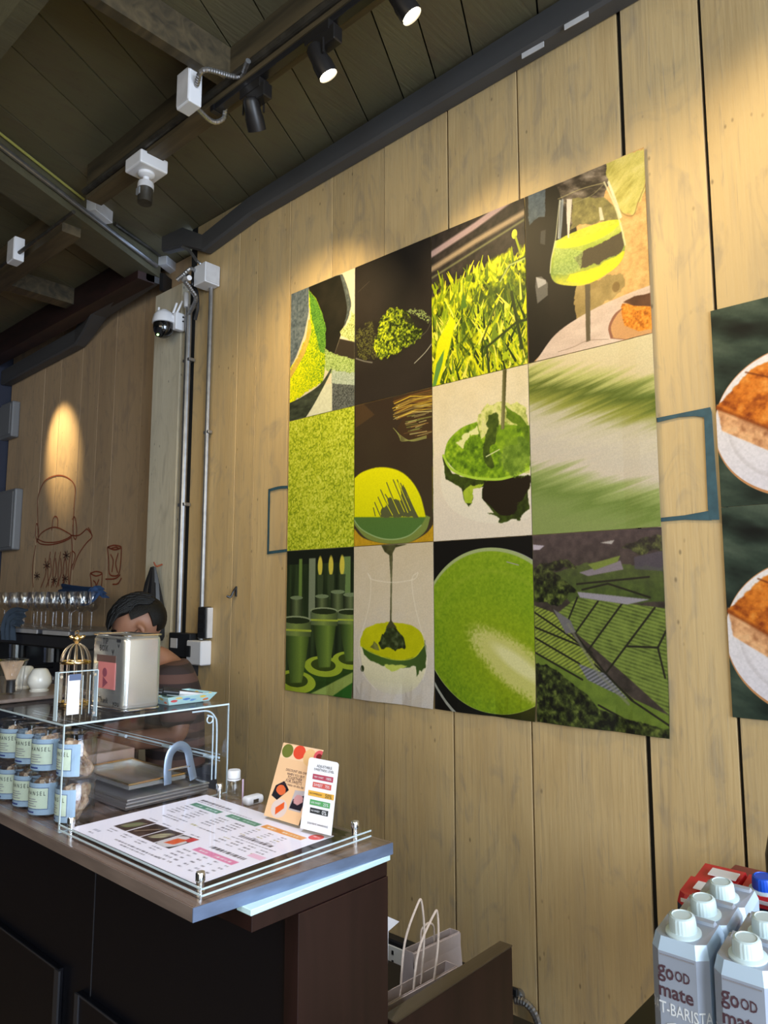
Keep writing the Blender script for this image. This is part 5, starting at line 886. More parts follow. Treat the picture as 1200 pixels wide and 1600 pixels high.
# metal trays stacked in the case, box, tongs
def tray(x0, x1, y0, y1, z, h, rim, m, name, lb):
    t = thing(name, lb, 'tray', ((x0+x1)/2, (y0+y1)/2, z), 'metal trays stacked in the display case')
    bm = bxo(x0, x1, y0, y1, z, z+h); bmesh.ops.delete(bm, geom=[f for f in bm.faces if f.calc_center_median().z > z+h-.001], context='FACES'); obj('pan', bm, m, t)
    obj('rim', tube(B(), resample([(x0, y0, z+h), (x1, y0, z+h), (x1, y1, z+h), (x0, y1, z+h), (x0, y0, z+h)], .05), rim, 8), M['gold'] if h > .01 else m, t); return t
P0 = (-1.96, -1.64, .93, 1.155)
for k_ in range(3): tray(P0[0], P0[1]+.003*k_, P0[2], P0[3], CT+.0045+.0085*k_, .006, .0035, M['brushed'], 'metal_tray', ('bottom', 'middle', 'upper')[k_]+' flat steel tray in the stack inside the display case')
tray(-1.97, -1.70, .97, 1.13, CT+.0335, .012, .0028, M['tin'], 'metal_tray', 'deep tray with a gold rim on top of the stack inside the case')
t = thing('wooden_crate', 'low brown box with a gold label behind the jars in the case', 'box', (-2.1, 1.1, CT)); obj('body', bxo(-2.22, -1.99, .95, 1.15, CT+.001, CT+.07, bev=.002), M['tan'], t); obj('label', bxo(-2.08, -2.03, .9485, .95, CT+.05, CT+.06), M['gold'], t)
q = Vector((-1.69, 1.10, CT+.030)); t = thing('tongs', 'arched blue-grey steel serving tongs standing on the tray', 'tongs', q)
bm = B(); pts = [q+Vector((0, -.028, .0)), q+Vector((0, -.03, .045)), q+Vector((0, -.022, .078)), q+Vector((0, .002, .092)), q+Vector((0, .026, .078)), q+Vector((0, .036, .045)), q+Vector((.0, .048, .0))]
tube(bm, smoothpath(pts, 6), .011, 8, flat=.22); obj('bow', bm, M['slate'], t, True); obj('cross_bar', tube(B(), [q+Vector((0, -.03, .035)), q+Vector((0, .035, .035))], .003), M['chrome'], t)
# bottle, dispenser behind the menu
p = AZ(365, 1247, CT); t = thing('small_bottle', 'small clear bottle with a white screw cap behind the menu', 'bottle', p)
obj('glass_body', lathe(B(), [(0, .001), (.017, .001), (.018, .004), (.018, .030), (.014, .040), (.0125, .044), (.0125, .05)], 22, p), M['glass'], t, True); obj('cap', lathe(B(), [(0, .05), (.0165, .05), (.0165, .066), (.015, .069), (0, .069)], 26, p, (0, 0, 1), lambda a, z: 1+.02*math.sin(a*24)), M['white'], t, True); obj('cap_ring', lathe(B(), [(.0165, .045), (.017, .045), (.017, .049), (.0165, .049)], 22, p), M['white'], t, True)
p = AZ(379, 1250, CT); tag(obj('drinking_straw', cyl(B(), p, p+Vector((0, 0, .05)), .0022, 8), mat('lilac_plastic', (.6, .45, .6), .4)), 'thin lilac straw standing beside the small bottle', 'straw')
p = AZ(395, 1256, CT); t = thing('tape_dispenser', 'small white plastic holder with a square hole on the counter edge', 'holder', p)
obj('body', bxo(p.x-.014, p.x+.014, p.y-.026, p.y+.026, p.z, p.z+.021, bev=.008, seg=3), M['white'], t, True); obj('hole', bxo(p.x+.0135, p.x+.015, p.y-.009, p.y+.006, p.z+.005, p.z+.014), M['black'], t)
# ---------------- things on top of the case
ZT = cz1
y0, y1, x1 = .925, 1.028, -1.665; x0 = x1-.165; zt = AX(190, 994, x1).z
t = thing('tip_tin', 'tall square tin used as tip box with writing and a pink banknote', 'tin', ((x0+x1)/2, (y0+y1)/2, ZT))
bd = obj('body', bxo(x0, x1, y0, y1, ZT+.001, zt, bev=.015, seg=6), M['tin'], t, True)
def rimrect(z, o): r = .012; pts = []; 
def rr_path(x0, x1, y0, y1, z, r, n=5):
    P = []
    for cx, cy, a0 in ((x1-r, y1-r, 0), (x0+r, y1-r, PI/2), (x0+r, y0+r, PI), (x1-r, y0+r, 1.5*PI)):
        for i in range(n): a = a0+PI/2*i/(n-1); P.append(Vector((cx+r*math.cos(a), cy+r*math.sin(a), z)))
    return P
obj('rim', tube(B(), rr_path(x0-.001, x1+.001, y0-.001, y1+.001, zt, .016), .0022, 8, closed=True), M['chrome'], t, True); obj('rim', tube(B(), rr_path(x0-.001, x1+.001, y0-.001, y1+.001, ZT+.003, .016), .0022, 8, closed=True), M['chrome'], t, True)
for s_, px, pz, wd in (('TIP', .42, .915, .028), ('BOX', .38, .82, .042), ('♥', .66, .77, .012), ('-', .82, .93, .02), ('♥', .82, .86, .009), ('Thank', .42, .12, .05), ('you', .80, .08, .03)):
    obj('lettering', put(text_bm(s_ if s_ != '♥' else 'v', wd, bold=.002), (x0+(x1-x0)*px, y0-.0008, ZT+(zt-ZT)*pz), (1, 0, 0), (0, 0, 1)), M['ink'], bd)
pk = mat('pink_paper', (.62, .20, .19), .6); nt_ = obj('banknote', bxo(x0+.04, x0+.125, y0-.0015, y0-.0005, ZT+.050, ZT+.115), pk, t)
bm = B(); lathe(bm, [(0, 0), (.011, 0), (.011, .0006), (0, .0006)], 20, (x0+.075, y0-.0016, ZT+.09), (0, -1, 0)); lathe(bm, [(0, 0), (.016, 0), (.016, .0006), (0, .0006)], 3, (x0+.075, y0-.0016, ZT+.066), (0, -1, 0)); obj('portrait_shape', bm, mat('dark_pink_ink', (.25, .06, .09), .6), nt_)
obj('brown_patch', bxo(x0+.03, x0+.125, y0-.001, y0-.0003, ZT+.115, ZT+.132), mat('brown_patch', (.12, .06, .05), .5), t)
# QR card stand: the code itself is left out
a, b = AZ(88, 1128, ZT), AZ(150, 1120, ZT); x = a.x; t = thing('payment_card_stand', 'thick clear acrylic block holding a white payment card in front of the birdcage', 'card stand', (x, (a.y+b.y)/2, ZT))
za = AX(120, 1049, x).z
obj('block', bxo(x-.016, x, a.y, b.y, ZT+.001, za, bev=.0015), M['acr'], t)
for q in ((x-.016, x+.0006, a.y-.0006, a.y+.0008, ZT+.001, za), (x-.016, x+.0006, b.y-.0008, b.y+.0006, ZT+.001, za), (x-.016, x+.0006, a.y, b.y, za-.001, za+.0006)): obj('polished_edge', bxo(*q), M['acredge'], t)
cdm = obj('card', bxo(x-.002, x+.0008, a.y+.022, a.y+.050, ZT+.012, za-.008), M['paper'], t); obj('header', bxo(x+.0008, x+.0014, a.y+.024, a.y+.052, za-.020, za-.006), mat('slate_blue', (.08, .11, .2), .5), cdm)
for k_, s_ in enumerate(('K+', 'THAI QR')): obj('lettering', put(text_bm('PAY' if k_ == 0 else 'SCAN TO PAY', .012 if k_ == 0 else .02), (x+.0018, a.y+.037, za-(.013 if k_ == 0 else .026)), (0, 1, 0), (0, 0, 1)), M['inkwhite'] if k_ == 0 else M['ink'], cdm) if k_ < 0 else None
for y_ in (a.y+.006, b.y-.008):
    for z in (ZT+.010, za-.010): obj('magnet', cyl(B(), (x-.001, y_, z), (x+.002, y_, z), .0035, 12), M['chrome'], t)
for y_ in (a.y+.056, b.y-.020): obj('slot_line', bxo(x+.0002, x+.0012, y_, y_+.0012, ZT+.01, za-.01), M['acredge'], t)
# birdcage
p = Vector((-1.83, .905, ZT)); p = AZ(115, 1101, ZT); R_ = .036; zc = AY(115, 1034, p.y).z; zr = AY(115, 1005, p.y).z
t = thing('birdcage', 'little gold wire birdcage ornament with a bird on its domed top', 'ornament', p)
cz = zc-ZT
for k_ in range(12):
    a = 2*PI*k_/12; d = Vector((math.cos(a), math.sin(a), 0)); P = [p+d*R_+Vector((0, 0, .004)), p+d*R_+Vector((0, 0, cz))]+[p+d*(R_*math.cos(u))+Vector((0, 0, cz+(zr-zc)*math.sin(u))) for u in [i*PI/16 for i in range(1, 9)]]
    obj('wire', tube(B(), P, .0017, 6), M['palegold'], t, True)
ring = lambda z, r, w_: tube(B(), [p+Vector((r*math.cos(2*PI*i/32), r*math.sin(2*PI*i/32), z)) for i in range(32)], w_, 8, closed=True, flat=2.0)
obj('band', ring(cz, R_, .0022), M['gold'], t, True); obj('base_ring', ring(.004, R_, .003), M['gold'], t, True)
bz = zr-ZT; bd_ = B(); lathe(bd_, [(0, 0), (.004, .001), (.009, .007), (.011, .013), (.009, .019), (.004, .023), (0, .024)], 16, p+Vector((0, 0, bz)))
for s_ in (-1, 1): lathe(bd_, [(0, 0), (.004, .002), (.0055, .008), (.003, .014), (0, .016)], 10, p+Vector((.004*s_*.7, .006*s_, bz+.013)), (.5*s_, .9*s_, .55))
obj('bird', bd_, M['gold'], t, True); obj('hanging_ring', tube(B(), [p+Vector((0, .005*math.cos(2*PI*i/16), bz+.028+.005*math.sin(2*PI*i/16))) for i in range(16)], .001, 6, closed=True), M['gold'], t, True)
# pen tray
P = [AZ(252, 1106, ZT), AZ(322, 1098, ZT)]; xa, ya, yb = -1.68, 1.062, 1.182; t = thing('pen_tray', 'small floral paper tray with pens on top of the display case', 'tray', (xa-.06, (ya+yb)/2, ZT))
fm = pic_tray(); z0, z1 = ZT+.001, ZT+.022; X0, X1 = xa-.10, xa
A = [(X0, ya, z0), (X1, ya, z0), (X1, yb, z0), (X0, yb, z0)]; Bt = [(X0-.016, ya-.014, z1), (X1+.014, ya-.014, z1), (X1+.014, yb+.016, z1), (X0-.016, yb+.016, z1)]
for i in range(4):
    j = (i+1) % 4; panel(A[i], A[j], Bt[j], Bt[i], .001, fm, 'side_panel', None)
    o = bpy.data.objects[-1] if False else None
for o in [o for o in bpy.data.objects if o.name.startswith('side_panel') and o.parent is None]:
    o.parent = t; o.location = -wloc(t)
obj('bottom', bxo(X0, X1, ya, yb, z0, z0+.0015), fm, t)
for i, (ax_, ay_, bx_, by_, m_, lb) in enumerate((((X0+.022), ya+.028, X1-.036, yb+.004, 'black', 'black marker pen leaning across the floral tray'), (X0+.045, ya+.0, X1-.012, yb-.04, 'offwhite', 'white capped marker lying foremost in the floral tray'), (X0+.065, ya+.02, X1-.003, yb-.0, 'offwhite', 'pale grey pen lying at the back of the floral tray'), (X0+.006, ya+.05, X0+.03, yb-.0, 'black', 'dark short pen at the rear left of the floral tray'))):
    A_, B_ = Vector((ax_, ay_, ZT+.030)), Vector((bx_, by_, ZT+.014)); t2 = thing('marker_pen', lb, 'pen', A_, 'pens in the floral tray'); obj('barrel', cyl(B(), A_.lerp(B_, .0), B_, .0055), M[m_], t2, True); obj('cap', cyl(B(), A_.lerp(B_, -.15), A_.lerp(B_, .25), .0065), M['black'], t2, True)
# wooden board with whisk stands and a clear pitcher
xb = AZ(86, 1092, ZT).x; t = thing('serving_board', 'low grey-brown board on the case holding the white whisk stands', 'board', (xb-.4, .9, ZT)); obj('board', bxo(xb-.62, xb, .77, 1.04, ZT+.001, ZT+.011, bev=.002), M['laminate_edge'], t); obj('front_lip', bxo(xb-.62, xb, .768, .770, ZT+.001, ZT+.013), M['laminate'], t)
ZB = ZT+.011
def whisk_stand(px, py, lb, s=1.0):
    p = AZ(px, py, ZB); t = thing('whisk_stand', lb, 'whisk stand', p, 'white whisk stands'); obj('body', lathe(B(), [(0, .001), (.021, .001), (.023, .003), (.0225, .008), (.027, .013), (.0325, .026), (.030, .042), (.021, .060), (.017, .063), (.013, .060), (.012, .05), (0, .045)], 36, p), M['ceramic'], t, True); obj('foot', lathe(B(), [(0, .0), (.025, .0), (.026, .004), (.023, .006), (0, .006)], 32, p), M['ceramic'], t, True)
whisk_stand(61, 1080, 'front cream ceramic whisk stand next to the birdcage'); whisk_stand(38, 1075, 'second cream ceramic whisk stand, half hidden behind the clear pitcher')
p = AZ(16, 1084, ZB); t = thing('clear_pitcher', 'clear flared plastic cup with bamboo whisks at the left edge', 'cup', p)
obj('cup', lathe(B(), [(0, .001), (.026, .001), (.030, .01), (.034, .07), (.042, .092), (.040, .093)], 36, p), M['glass'], t, True); obj('rim', tube(B(), [p+Vector((.042*math.cos(2*PI*i/32), .042*math.sin(2*PI*i/32), .092)) for i in range(32)], .0015, 6, closed=True), M['glass'], t, True)
t2 = thing('bamboo_whisk', 'bamboo tea whisk standing tines up in the clear cup', 'whisk', p+Vector((0, 0, .004)))
obj('handle', lathe(B(), [(0, 0), (.012, 0), (.011, .03), (.013, .036), (0, .036)], 18, p+Vector((0, 0, .004))), M['black'], t2, True)
bm = B()
for k_ in range(44): a = 2*PI*k_/44; d = Vector((math.cos(a), math.sin(a), 0)); tube(bm, [p+d*.011+Vector((0, 0, .038)), p+d*.020+Vector((0, 0, .065)), p+d*.030+Vector((0, 0, .088))], .0014, 4)
tag(obj('tines', bm, M['whisk'], t2), kind='stuff')
p = AZ(2, 1060, ZB); p = Vector((p.x+.0, p.y, ZB)); t = thing('matcha_tin', 'yellow and black tin cut off by the left edge of the picture', 'tin', p+Vector((-.0, -.02, 0))); p = wloc(t); obj('body', lathe(B(), [(0, .001), (.028, .001), (.028, .058), (0, .058)], 28, p+Vector((-.06, -.01, 0))), mat('yellow_label', (.35, .30, .03), .5), t, True); obj('lid', lathe(B(), [(0, .058), (.0285, .058), (.0285, .07), (0, .07)], 28, p+Vector((-.06, -.01, 0))), M['black'], t, True)
# ================================================================== barista's machine with glasses, far left
gx0, gx1 = -5.3, -3.50; GZ = -.155
t = thing('espresso_machine', 'long dark espresso machine with a steel cup tray on top', 'coffee machine', (-4.3, 1.85, -.62))
tr_ = obj('cup_tray', bxo(gx0, gx1, 1.68, 2.08, GZ-.03, GZ-.005, bev=.004), M['brushed'], t); 
obj('upper_body', bxo(gx0, gx1+.01, 1.70, 2.08, GZ-.10, GZ-.03, bev=.01), M['machine'], t); obj('splash_back', bxo(gx0+.05, gx1-.05, 1.90, 2.08, -.62, GZ-.10), M['black'], t); obj('drip_tray', bxo(gx0, gx1, 1.62, 2.08, -.70, -.60, bev=.01), M['machine'], t)
for x in (gx0+.02, gx1-.02): obj('side_panel', bxo(x-.02, x+.02, 1.68, 2.08, -.62, GZ-.04, bev=.006), M['machine'], t)
for x in (-4.9, -4.4, -3.95): g = obj('group_head', cyl(B(), (x, 1.78, GZ-.10), (x, 1.78, GZ-.18), .045, 20), M['chrome'], t); obj('portafilter', cyl(B(), (x, 1.78, GZ-.20), (x+.02, 1.60, GZ-.21), .014, 12), M['black'], g)
obj('badge', bxo(gx1-.35, gx1-.06, 1.676, 1.68, GZ-.028, GZ-.008), M['offwhite'], t); obj('badge', bxo(gx1-.75, gx1-.42, 1.676, 1.68, GZ-.028, GZ-.008), M['offwhite'], t)
t = thing('back_counter', 'dark back counter under the espresso machine', 'counter', (-4.3, 1.8, FZ)); obj('top', bxo(-5.6, -3.42, 1.52, YL-.002, -.74, -.70), M['machine'], t); obj('carcass', bxo(-5.58, -3.44, 1.56, YL-.002, FZ, -.74), M['black'], t)
def wineglass(x, y, s, first=None):
    t = thing('wine_glass', 'clear stemmed wine glass standing upright on the espresso machine', 'glass', (x, y, GZ-.004), 'stemmed glasses on the espresso machine')
    h = obj('bowl', lathe(B(), [(.0045, .085), (.014, .090), (.034, .108), (.043, .135), (.040, .170), (.035, .195)], 22, (x, y, GZ-.004)), M['wglass'], t, True); obj('stem', lathe(B(), [(.0035, .005), (.0032, .04), (.0045, .086)], 10, (x, y, GZ-.004)), M['wglass'], t, True); obj('foot', lathe(B(), [(0, .0), (.034, .0), (.033, .0025), (.01, .005), (.004, .010)], 22, (x, y, GZ-.004)), M['wglass'], t, True); return t
g0 = wineglass(-4.95, 1.78, 1)
for i, (x, y) in enumerate([(-4.80, 1.77), (-4.62, 1.78), (-4.46, 1.78), (-4.33, 1.77), (-4.21, 1.78), (-4.09, 1.77), (-3.97, 1.78), (-3.86, 1.78), (-3.74, 1.77), (-3.64, 1.78), (-4.88, 1.93), (-4.70, 1.93), (-4.52, 1.93), (-4.38, 1.92), (-4.24, 1.92), (-4.10, 1.93), (-3.96, 1.92), (-3.82, 1.92)]): copy_tree(g0, Vector((x, y, GZ-.004)))
ordn = ['rightmost', 'second', 'third', 'fourth', 'fifth', 'sixth', 'seventh', 'eighth', 'ninth', 'tenth', 'eleventh', 'twelfth']
for row, test in (('front', lambda y: y < 1.85), ('rear', lambda y: y >= 1.85)):
    for k, o in enumerate(sorted([o for o in bpy.data.objects if o.name.startswith('wine_glass') and test(o.location.y)], key=lambda o: -o.location.x)):
        o['label'] = 'clear wine glass, %s%s in the %s row on the espresso machine' % (ordn[k], '' if k == 0 else ' from the right', row)
def drape(name, lb, path, w0, m, nrm, seed):   # folded cloth: waved strip with thickness
    bm = B(); rs = random.Random(seed); n = 14; P = smoothpath(path, 5); rows = []
    for i, p in enumerate(P):
        T = (P[min(i+1, len(P)-1)]-P[max(i-1, 0)]).normalized(); s = T.cross(Vector(nrm)).normalized()
        rows.append([bm.verts.new(p+s*(w0*(k/n-.5))+Vector(nrm)*(.012*math.sin(k*1.3+i*.3))) for k in range(n+1)])
    for a, b in zip(rows, rows[1:]):
        for k in range(n): bm.faces.new((a[k], a[k+1], b[k+1], b[k]))
    bmesh.ops.solidify(bm, geom=bm.faces[:], thickness=.006); return tag(obj(name, bm, m, None, True), lb, 'cloth')
z_ = .06
drape('blue_cloth', 'blue cloth draped over the rear glasses on the espresso machine', [AY(92, 925, 1.98), AY(112, 930, 1.93), AY(138, 932, 1.9), AY(150, 924, 1.93), AY(164, 924, 1.98)], .11, M['bluecloth'], (.2, -.9, .3), 2)
drape('grey_cloth', 'grey-blue cloth hanging over the left end of the espresso machine', [AY(38, 966, 1.66), AY(22, 964, 1.63), AY(14, 975, 1.62), AY(12, 1000, 1.62)], .10, M['greycloth'], (.3, -.9, .2), 4)
# ================================================================== person behind the counter
def skin_bm(nodes, edges, sub=2):
    me = bpy.data.meshes.new('s'); me.from_pydata([n[0] for n in nodes], edges, []); o = bpy.data.objects.new('s', me); C.objects.link(o)
    m = o.modifiers.new('k', 'SKIN'); 
    for i, n in enumerate(nodes):
        r = n[1]; me.skin_vertices[0].data[i].radius = r if isinstance(r, tuple) else (r, r); me.skin_vertices[0].data[i].use_root = (i == 0)
    s = o.modifiers.new('b', 'SUBSURF'); s.levels = sub; s.render_levels = sub
    dg = bpy.context.evaluated_depsgraph_get(); ev = bpy.data.meshes.new_from_object(o.evaluated_get(dg)); bm = B(); bm.from_mesh(ev); bpy.data.objects.remove(o); return bm
def remesh(bm, vox, smooth=3):
    me = bpy.data.meshes.new('r'); bm.to_mesh(me); bm.free(); o = bpy.data.objects.new('r', me); C.objects.link(o)
    m = o.modifiers.new('v', 'REMESH'); m.mode = 'VOXEL'; m.voxel_size = vox; s = o.modifiers.new('s', 'SMOOTH'); s.iterations = smooth; s.factor = .5
    dg = bpy.context.evaluated_depsgraph_get(); ev = bpy.data.meshes.new_from_object(o.evaluated_get(dg)); b2 = B(); b2.from_mesh(ev); bpy.data.objects.remove(o); return b2
HD = AY(216, 985, 1.50); fd = Vector((-.50, -.866, 0)).normalized(); lf = Vector((0, 0, 1)).cross(fd)
B0 = Vector((HD.x, HD.y, 0))-fd*.15; B0.z = FZ
def J(f, l, z): return B0+fd*f+lf*l+Vector((0, 0, z))
hz = HD.z-FZ        # head centre above floor
sh = hz-.17
nodes = [(J(-.02, 0, .88), (.13, .10)), (J(.0, 0, 1.0), (.125, .095)), (J(.0, 0, 1.13), (.135, .10)), (J(.02, 0, sh-.04), (.13, .09)), (J(.04, 0, sh+.04), .055), (J(.11, 0, sh+.10), .050)]
ed_ = [(0, 1), (1, 2), (2, 3), (3, 4), (4, 5)]
hands = []
for s_ in (1, -1):
    i0 = len(nodes); nodes += [(J(.02, .15*s_, sh-.015), .055), (J(.0, .205*s_, sh-.12), .046), (J(-.01, .22*s_, 1.09), .042), (J(.14, .17*s_, 1.075), .037), (J(.235, .11*s_, 1.07), .027)]; ed_ += [(3, i0), (i0, i0+1), (i0+1, i0+2), (i0+2, i0+3), (i0+3, i0+4)]
    i1 = len(nodes); nodes += [(J(-.02, .09*s_, .82), .085), (J(.0, .10*s_, .48), .058), (J(-.02, .10*s_, .27), .05), (J(-.03, .10*s_, .09), .036), (J(.10, .11*s_, .035), .034)]; ed_ += [(0, i1), (i1, i1+1), (i1+1, i1+2), (i1+2, i1+3), (i1+3, i1+4)]
    w = J(.235, .11*s_, 1.07); pv = (fd*.8-lf*s_*.6).normalized(); sd_ = pv.cross(Vector((0, 0, 1)))
    j = len(nodes); nodes.append((w+pv*.045, (.036, .018))); ed_.append((i0+4, j)); hands.append((w, pv, sd_, s_))
body = skin_bm(nodes, ed_, 2)
for w, pv, sd_, s_ in hands:
    for k, (o_, ln) in enumerate(((-.027, .062), (-.009, .070), (.009, .066), (.026, .052))):
        b_ = w+pv*.065+sd_*o_; merge(body, skin_bm([(b_-pv*.02, .0095), (b_+pv*ln*.45, .0088), (b_+pv*ln*.75-Vector((0, 0, .012)), .008), (b_+pv*ln*.9-Vector((0, 0, .028)), .007)], [(0, 1), (1, 2), (2, 3)], 1))
    b_ = w+pv*.025-sd_*.02*(-s_ if False else 1); merge(body, skin_bm([(b_, .012), (b_-sd_*.028+pv*.02-Vector((0, 0, .006)), .010), (b_-sd_*.034+pv*.048-Vector((0, 0, .012)), .008)], [(0, 1), (1, 2)], 1))
# head: own frame tipped down
tip = .42; hf = (fd*math.cos(tip)-Vector((0, 0, 1))*math.sin(tip)).normalized(); hu = (Vector((0, 0, 1))*math.cos(tip)+fd*math.sin(tip)).normalized(); hl = hu.cross(hf)
def H(f, l, u): return HD+hf*f+hl*l+hu*u
def ellip(bm, c, rx, ry, rz, fn=None):   # rx forward ry left rz up in head frame
    r = bmesh.ops.create_uvsphere(bm, u_segments=28, v_segments=20, radius=1)
    for v in r['verts']:
        x, y, z = v.co; v.co = Vector(c)+hf*(x*rx)+hl*(y*ry)+hu*(z*rz)
    return bm
ellip(body, H(-.012, 0, .03), .098, .076, .088); ellip(body, H(.022, 0, -.035), .070, .062, .085); ellip(body, H(.045, 0, -.092), .035, .035, .030)
merge(body, skin_bm([(H(.088, 0, .012), .008), (H(.106, 0, -.022), .012), (H(.098, 0, -.034), .012)], [(0, 1), (1, 2)], 1))
for s_ in (1, -1):
    merge(body, skin_bm([(H(.0, .070*s_, .016), .012), (H(-.014, .087*s_, .020), .012), (H(-.020, .088*s_, -.008), .011), (H(-.004, .077*s_, -.036), .009)], [(0, 1), (1, 2), (2, 3)], 1)); ellip(body, H(.078, .032*s_, .018), .018, .022, .008)
ellip(body, H(.088, 0, -.062), .014, .026, .006); ellip(body, H(.086, 0, -.072), .013, .022, .006)
person = thing('person', 'person with short black hair in a brown striped shirt bending over the counter', 'person', B0)
obj('body', remesh(body, .0075, 3), M['skin'], person, True)
hb = B(); ellip(hb, H(-.016, 0, .036), .108, .087, .096)
dead = []
for v in hb.verts:
    q = v.co-HD; f_, l_, u_ = q.dot(hf), q.dot(hl), q.dot(hu)
    if (f_ > .020 and u_ < .074) or u_ < -.035 or (abs(l_) > .046 and u_ < .046 and f_ > -.055): dead.append(v)
bmesh.ops.delete(hb, geom=dead, context='VERTS'); bmesh.ops.solidify(hb, geom=hb.faces[:], thickness=.008)
rh = random.Random(4)
for k in range(420):   # fine locks swept forward, ending in an uneven fringe
    a = rh.uniform(-1.05, 1.05); f0 = rh.uniform(-.10, .05); rr = math.sqrt(max(.05, 1-((f0+.016)/.115)**2)); l0 = .086*math.sin(a)*rr; u0 = .040+.096*math.cos(a)*rr
    dl = rh.uniform(-.01, .014); e_ = min(f0+.07, .098); u1 = .040+.096*math.cos(a)*math.sqrt(max(.12, 1-((e_+.016)/.118)**2))
    p_ = [H(f0, l0, u0-.003), H((f0+e_)/2, l0*1.02+dl*.4, (u0+u1)/2+.007+.004*rh.random()), H(e_, l0*.98+dl, u1-.004-.012*rh.random())]
    tube(hb, smoothpath(p_, 3), [.004, .0055, .0055, .005, .004, .003, .001], 5)
obj('hair', hb, M['hair'], person, True)
eb = B()
for s_ in (1, -1): tube(eb, smoothpath([H(.085, .015*s_, .034), H(.086, .034*s_, .040), H(.072, .052*s_, .034)], 3), .0035, 6)
obj('eyebrows', eb, M['hair'], person)
ey = B()
for s_ in (1, -1): ellip(ey, H(.080, .032*s_, .006), .010, .013, .006)
obj('eyes', ey, mat('eye', (.05, .03, .02), .2), person, True)
obj('mask_strap', tube(B(), smoothpath([H(.0, .084, .006), H(.04, .074, -.01), H(.07, .058, -.03)], 4), .0015, 6), M['black'], person)
mk = B(); ellip(mk, H(.052, 0, -.052), .058, .064, .052); obj('face_mask', mk, M['black'], person, True)
sn = [(J(-.02, 0, .84), (.155, .125)), (J(0, 0, 1.0), (.15, .12)), (J(.0, 0, 1.13), (.16, .125)), (J(.02, 0, sh-.035), (.155, .112)), (J(.045, 0, sh+.035), (.07, .07))]
se = [(0, 1), (1, 2), (2, 3), (3, 4)]
for s_ in (1, -1): i0 = len(sn); sn += [(J(.02, .155*s_, sh-.015), .078), (J(.0, .215*s_, sh-.13), .072), (J(-.005, .228*s_, 1.12), .068)]; se += [(3, i0), (i0, i0+1), (i0+1, i0+2)]
obj('shirt', remesh(skin_bm(sn, se, 2), .010, 4), M['shirt'], person, True)
ap = B(); lathe(ap, [(.17, -.62), (.165, -.2), (.15, 0.0), (.13, .03), (.0, .03)], 28, J(-.01, 0, .92)); obj('apron', ap, M['apron'], person, True)
tr = [(J(-.02, 0, .86), (.14, .11))]; te = []
for s_ in (1, -1): i1 = len(tr); tr += [(J(-.02, .09*s_, .78), .10), (J(0, .10*s_, .48), .078), (J(-.02, .10*s_, .08), .062)]; te += [(0, i1), (i1, i1+1), (i1+1, i1+2)]
obj('trousers', skin_bm(tr, te, 2), M['apron'], person, True)
for s_ in (1, -1): obj('shoe', skin_bm([(J(-.06, .10*s_, .042), (.042, .04)), (J(.04, .105*s_, .04), (.044, .038)), (J(.15, .11*s_, .034), (.038, .03))], [(0, 1), (1, 2)], 2), M['black'], person, True)
# ================================================================== behind the gate: bags, socket bar, papers
t = thing('power_strip', 'long black socket bar with ivory outlets on the wall behind the paper bags', 'socket', (-1.7, YW, -1.18))
a, b = AY(612, 1470, 1.955), AY(690, 1500, 1.955)
obj('housing', bxo(-1.95, -1.42, YW-.045, YW-.004, -1.25, -1.135, bev=.005), M['black'], t)
c = AY(625, 1500, 1.953); sk = obj('outlet_plate', bxo(c.x-.055, c.x+.045, YW-.049, YW-.044, c.z-.035, c.z+.035, bev=.002), M['ceramic'], t)
for dx in (-.03, .018):
    for dz in (-.015, .015): obj('pin_hole', bxo(c.x+dx-.004, c.x+dx+.004, YW-.051, YW-.048, c.z+dz-.006, c.z+dz+.006), M['black'], sk)
def bag(lb, x, y, z0, w, d, h, loops, rot):
    t = thing('paper_bag', lb, 'bag', (x, y, z0), 'paper bags behind the gate'); R_ = Matrix.Rotation(rot, 4, 'Z')
    def L(px, py, pz): return Vector((x, y, z0))+(R_@Vector((px, py, pz)))
    bm = hexa(B(), [L(-w/2, -d/2, 0), L(w/2, -d/2, 0), L(w/2, d/2, 0), L(-w/2, d/2, 0), L(-w/2, -d*.2, h), L(w/2, -d*.2, h-.012), L(w/2, d*.2, h-.012), L(-w/2, d*.2, h)])
    bmesh.ops.delete(bm, geom=[f for f in bm.faces if f.calc_center_median().z > z0+h-.01], context='FACES_ONLY'); bmesh.ops.solidify(bm, geom=bm.faces[:], thickness=.0015); b_ = obj('bag_body', bm, M['kraft'], t)
    obj('top_fold', sweepbox(B(), L(-w/2, -d*.2-.002, h-.02), L(w/2, -d*.2-.002, h-.032), R_@Vector((0, 1, 0)), (0, 0, 1), .003, .035), M['kraft'], t)
    for s_, hh, sk_ in loops:
        yy = s_*d*.2; obj('handle', tube(B(), smoothpath([L(-w*.14, yy, h-.03), L(-w*.11+sk_*.4, yy+.004, h+hh*.5), L(sk_-.008, yy, h+hh*.97), L(sk_+.008, yy, h+hh*.97), L(w*.11+sk_*.5, yy-.004, h+hh*.5), L(w*.14, yy, h-.03)], 5), .0028, 6), M['cord'], t)
    return t
zt = -.868
bag('larger pale paper bag with the taller twisted cord handles, nearest the counter', -1.145, 1.40, zt-.27, .27, .09, .262, ((1, .155, .035), (-1, .135, .05)), PI/2)
bag('smaller pink-beige paper bag lying against the gate near its far end', -1.27, 1.62, zt-.27, .20, .08, .245, ((1, .03, .0),), PI/2)
t = thing('paper_stand', 'white and pale blue paper sheets standing just behind the counter end', 'paper', (-1.25, 1.4, -1.0))
P = AX(601, 1430, -1.16); n_ = Vector((1, 0, 0))
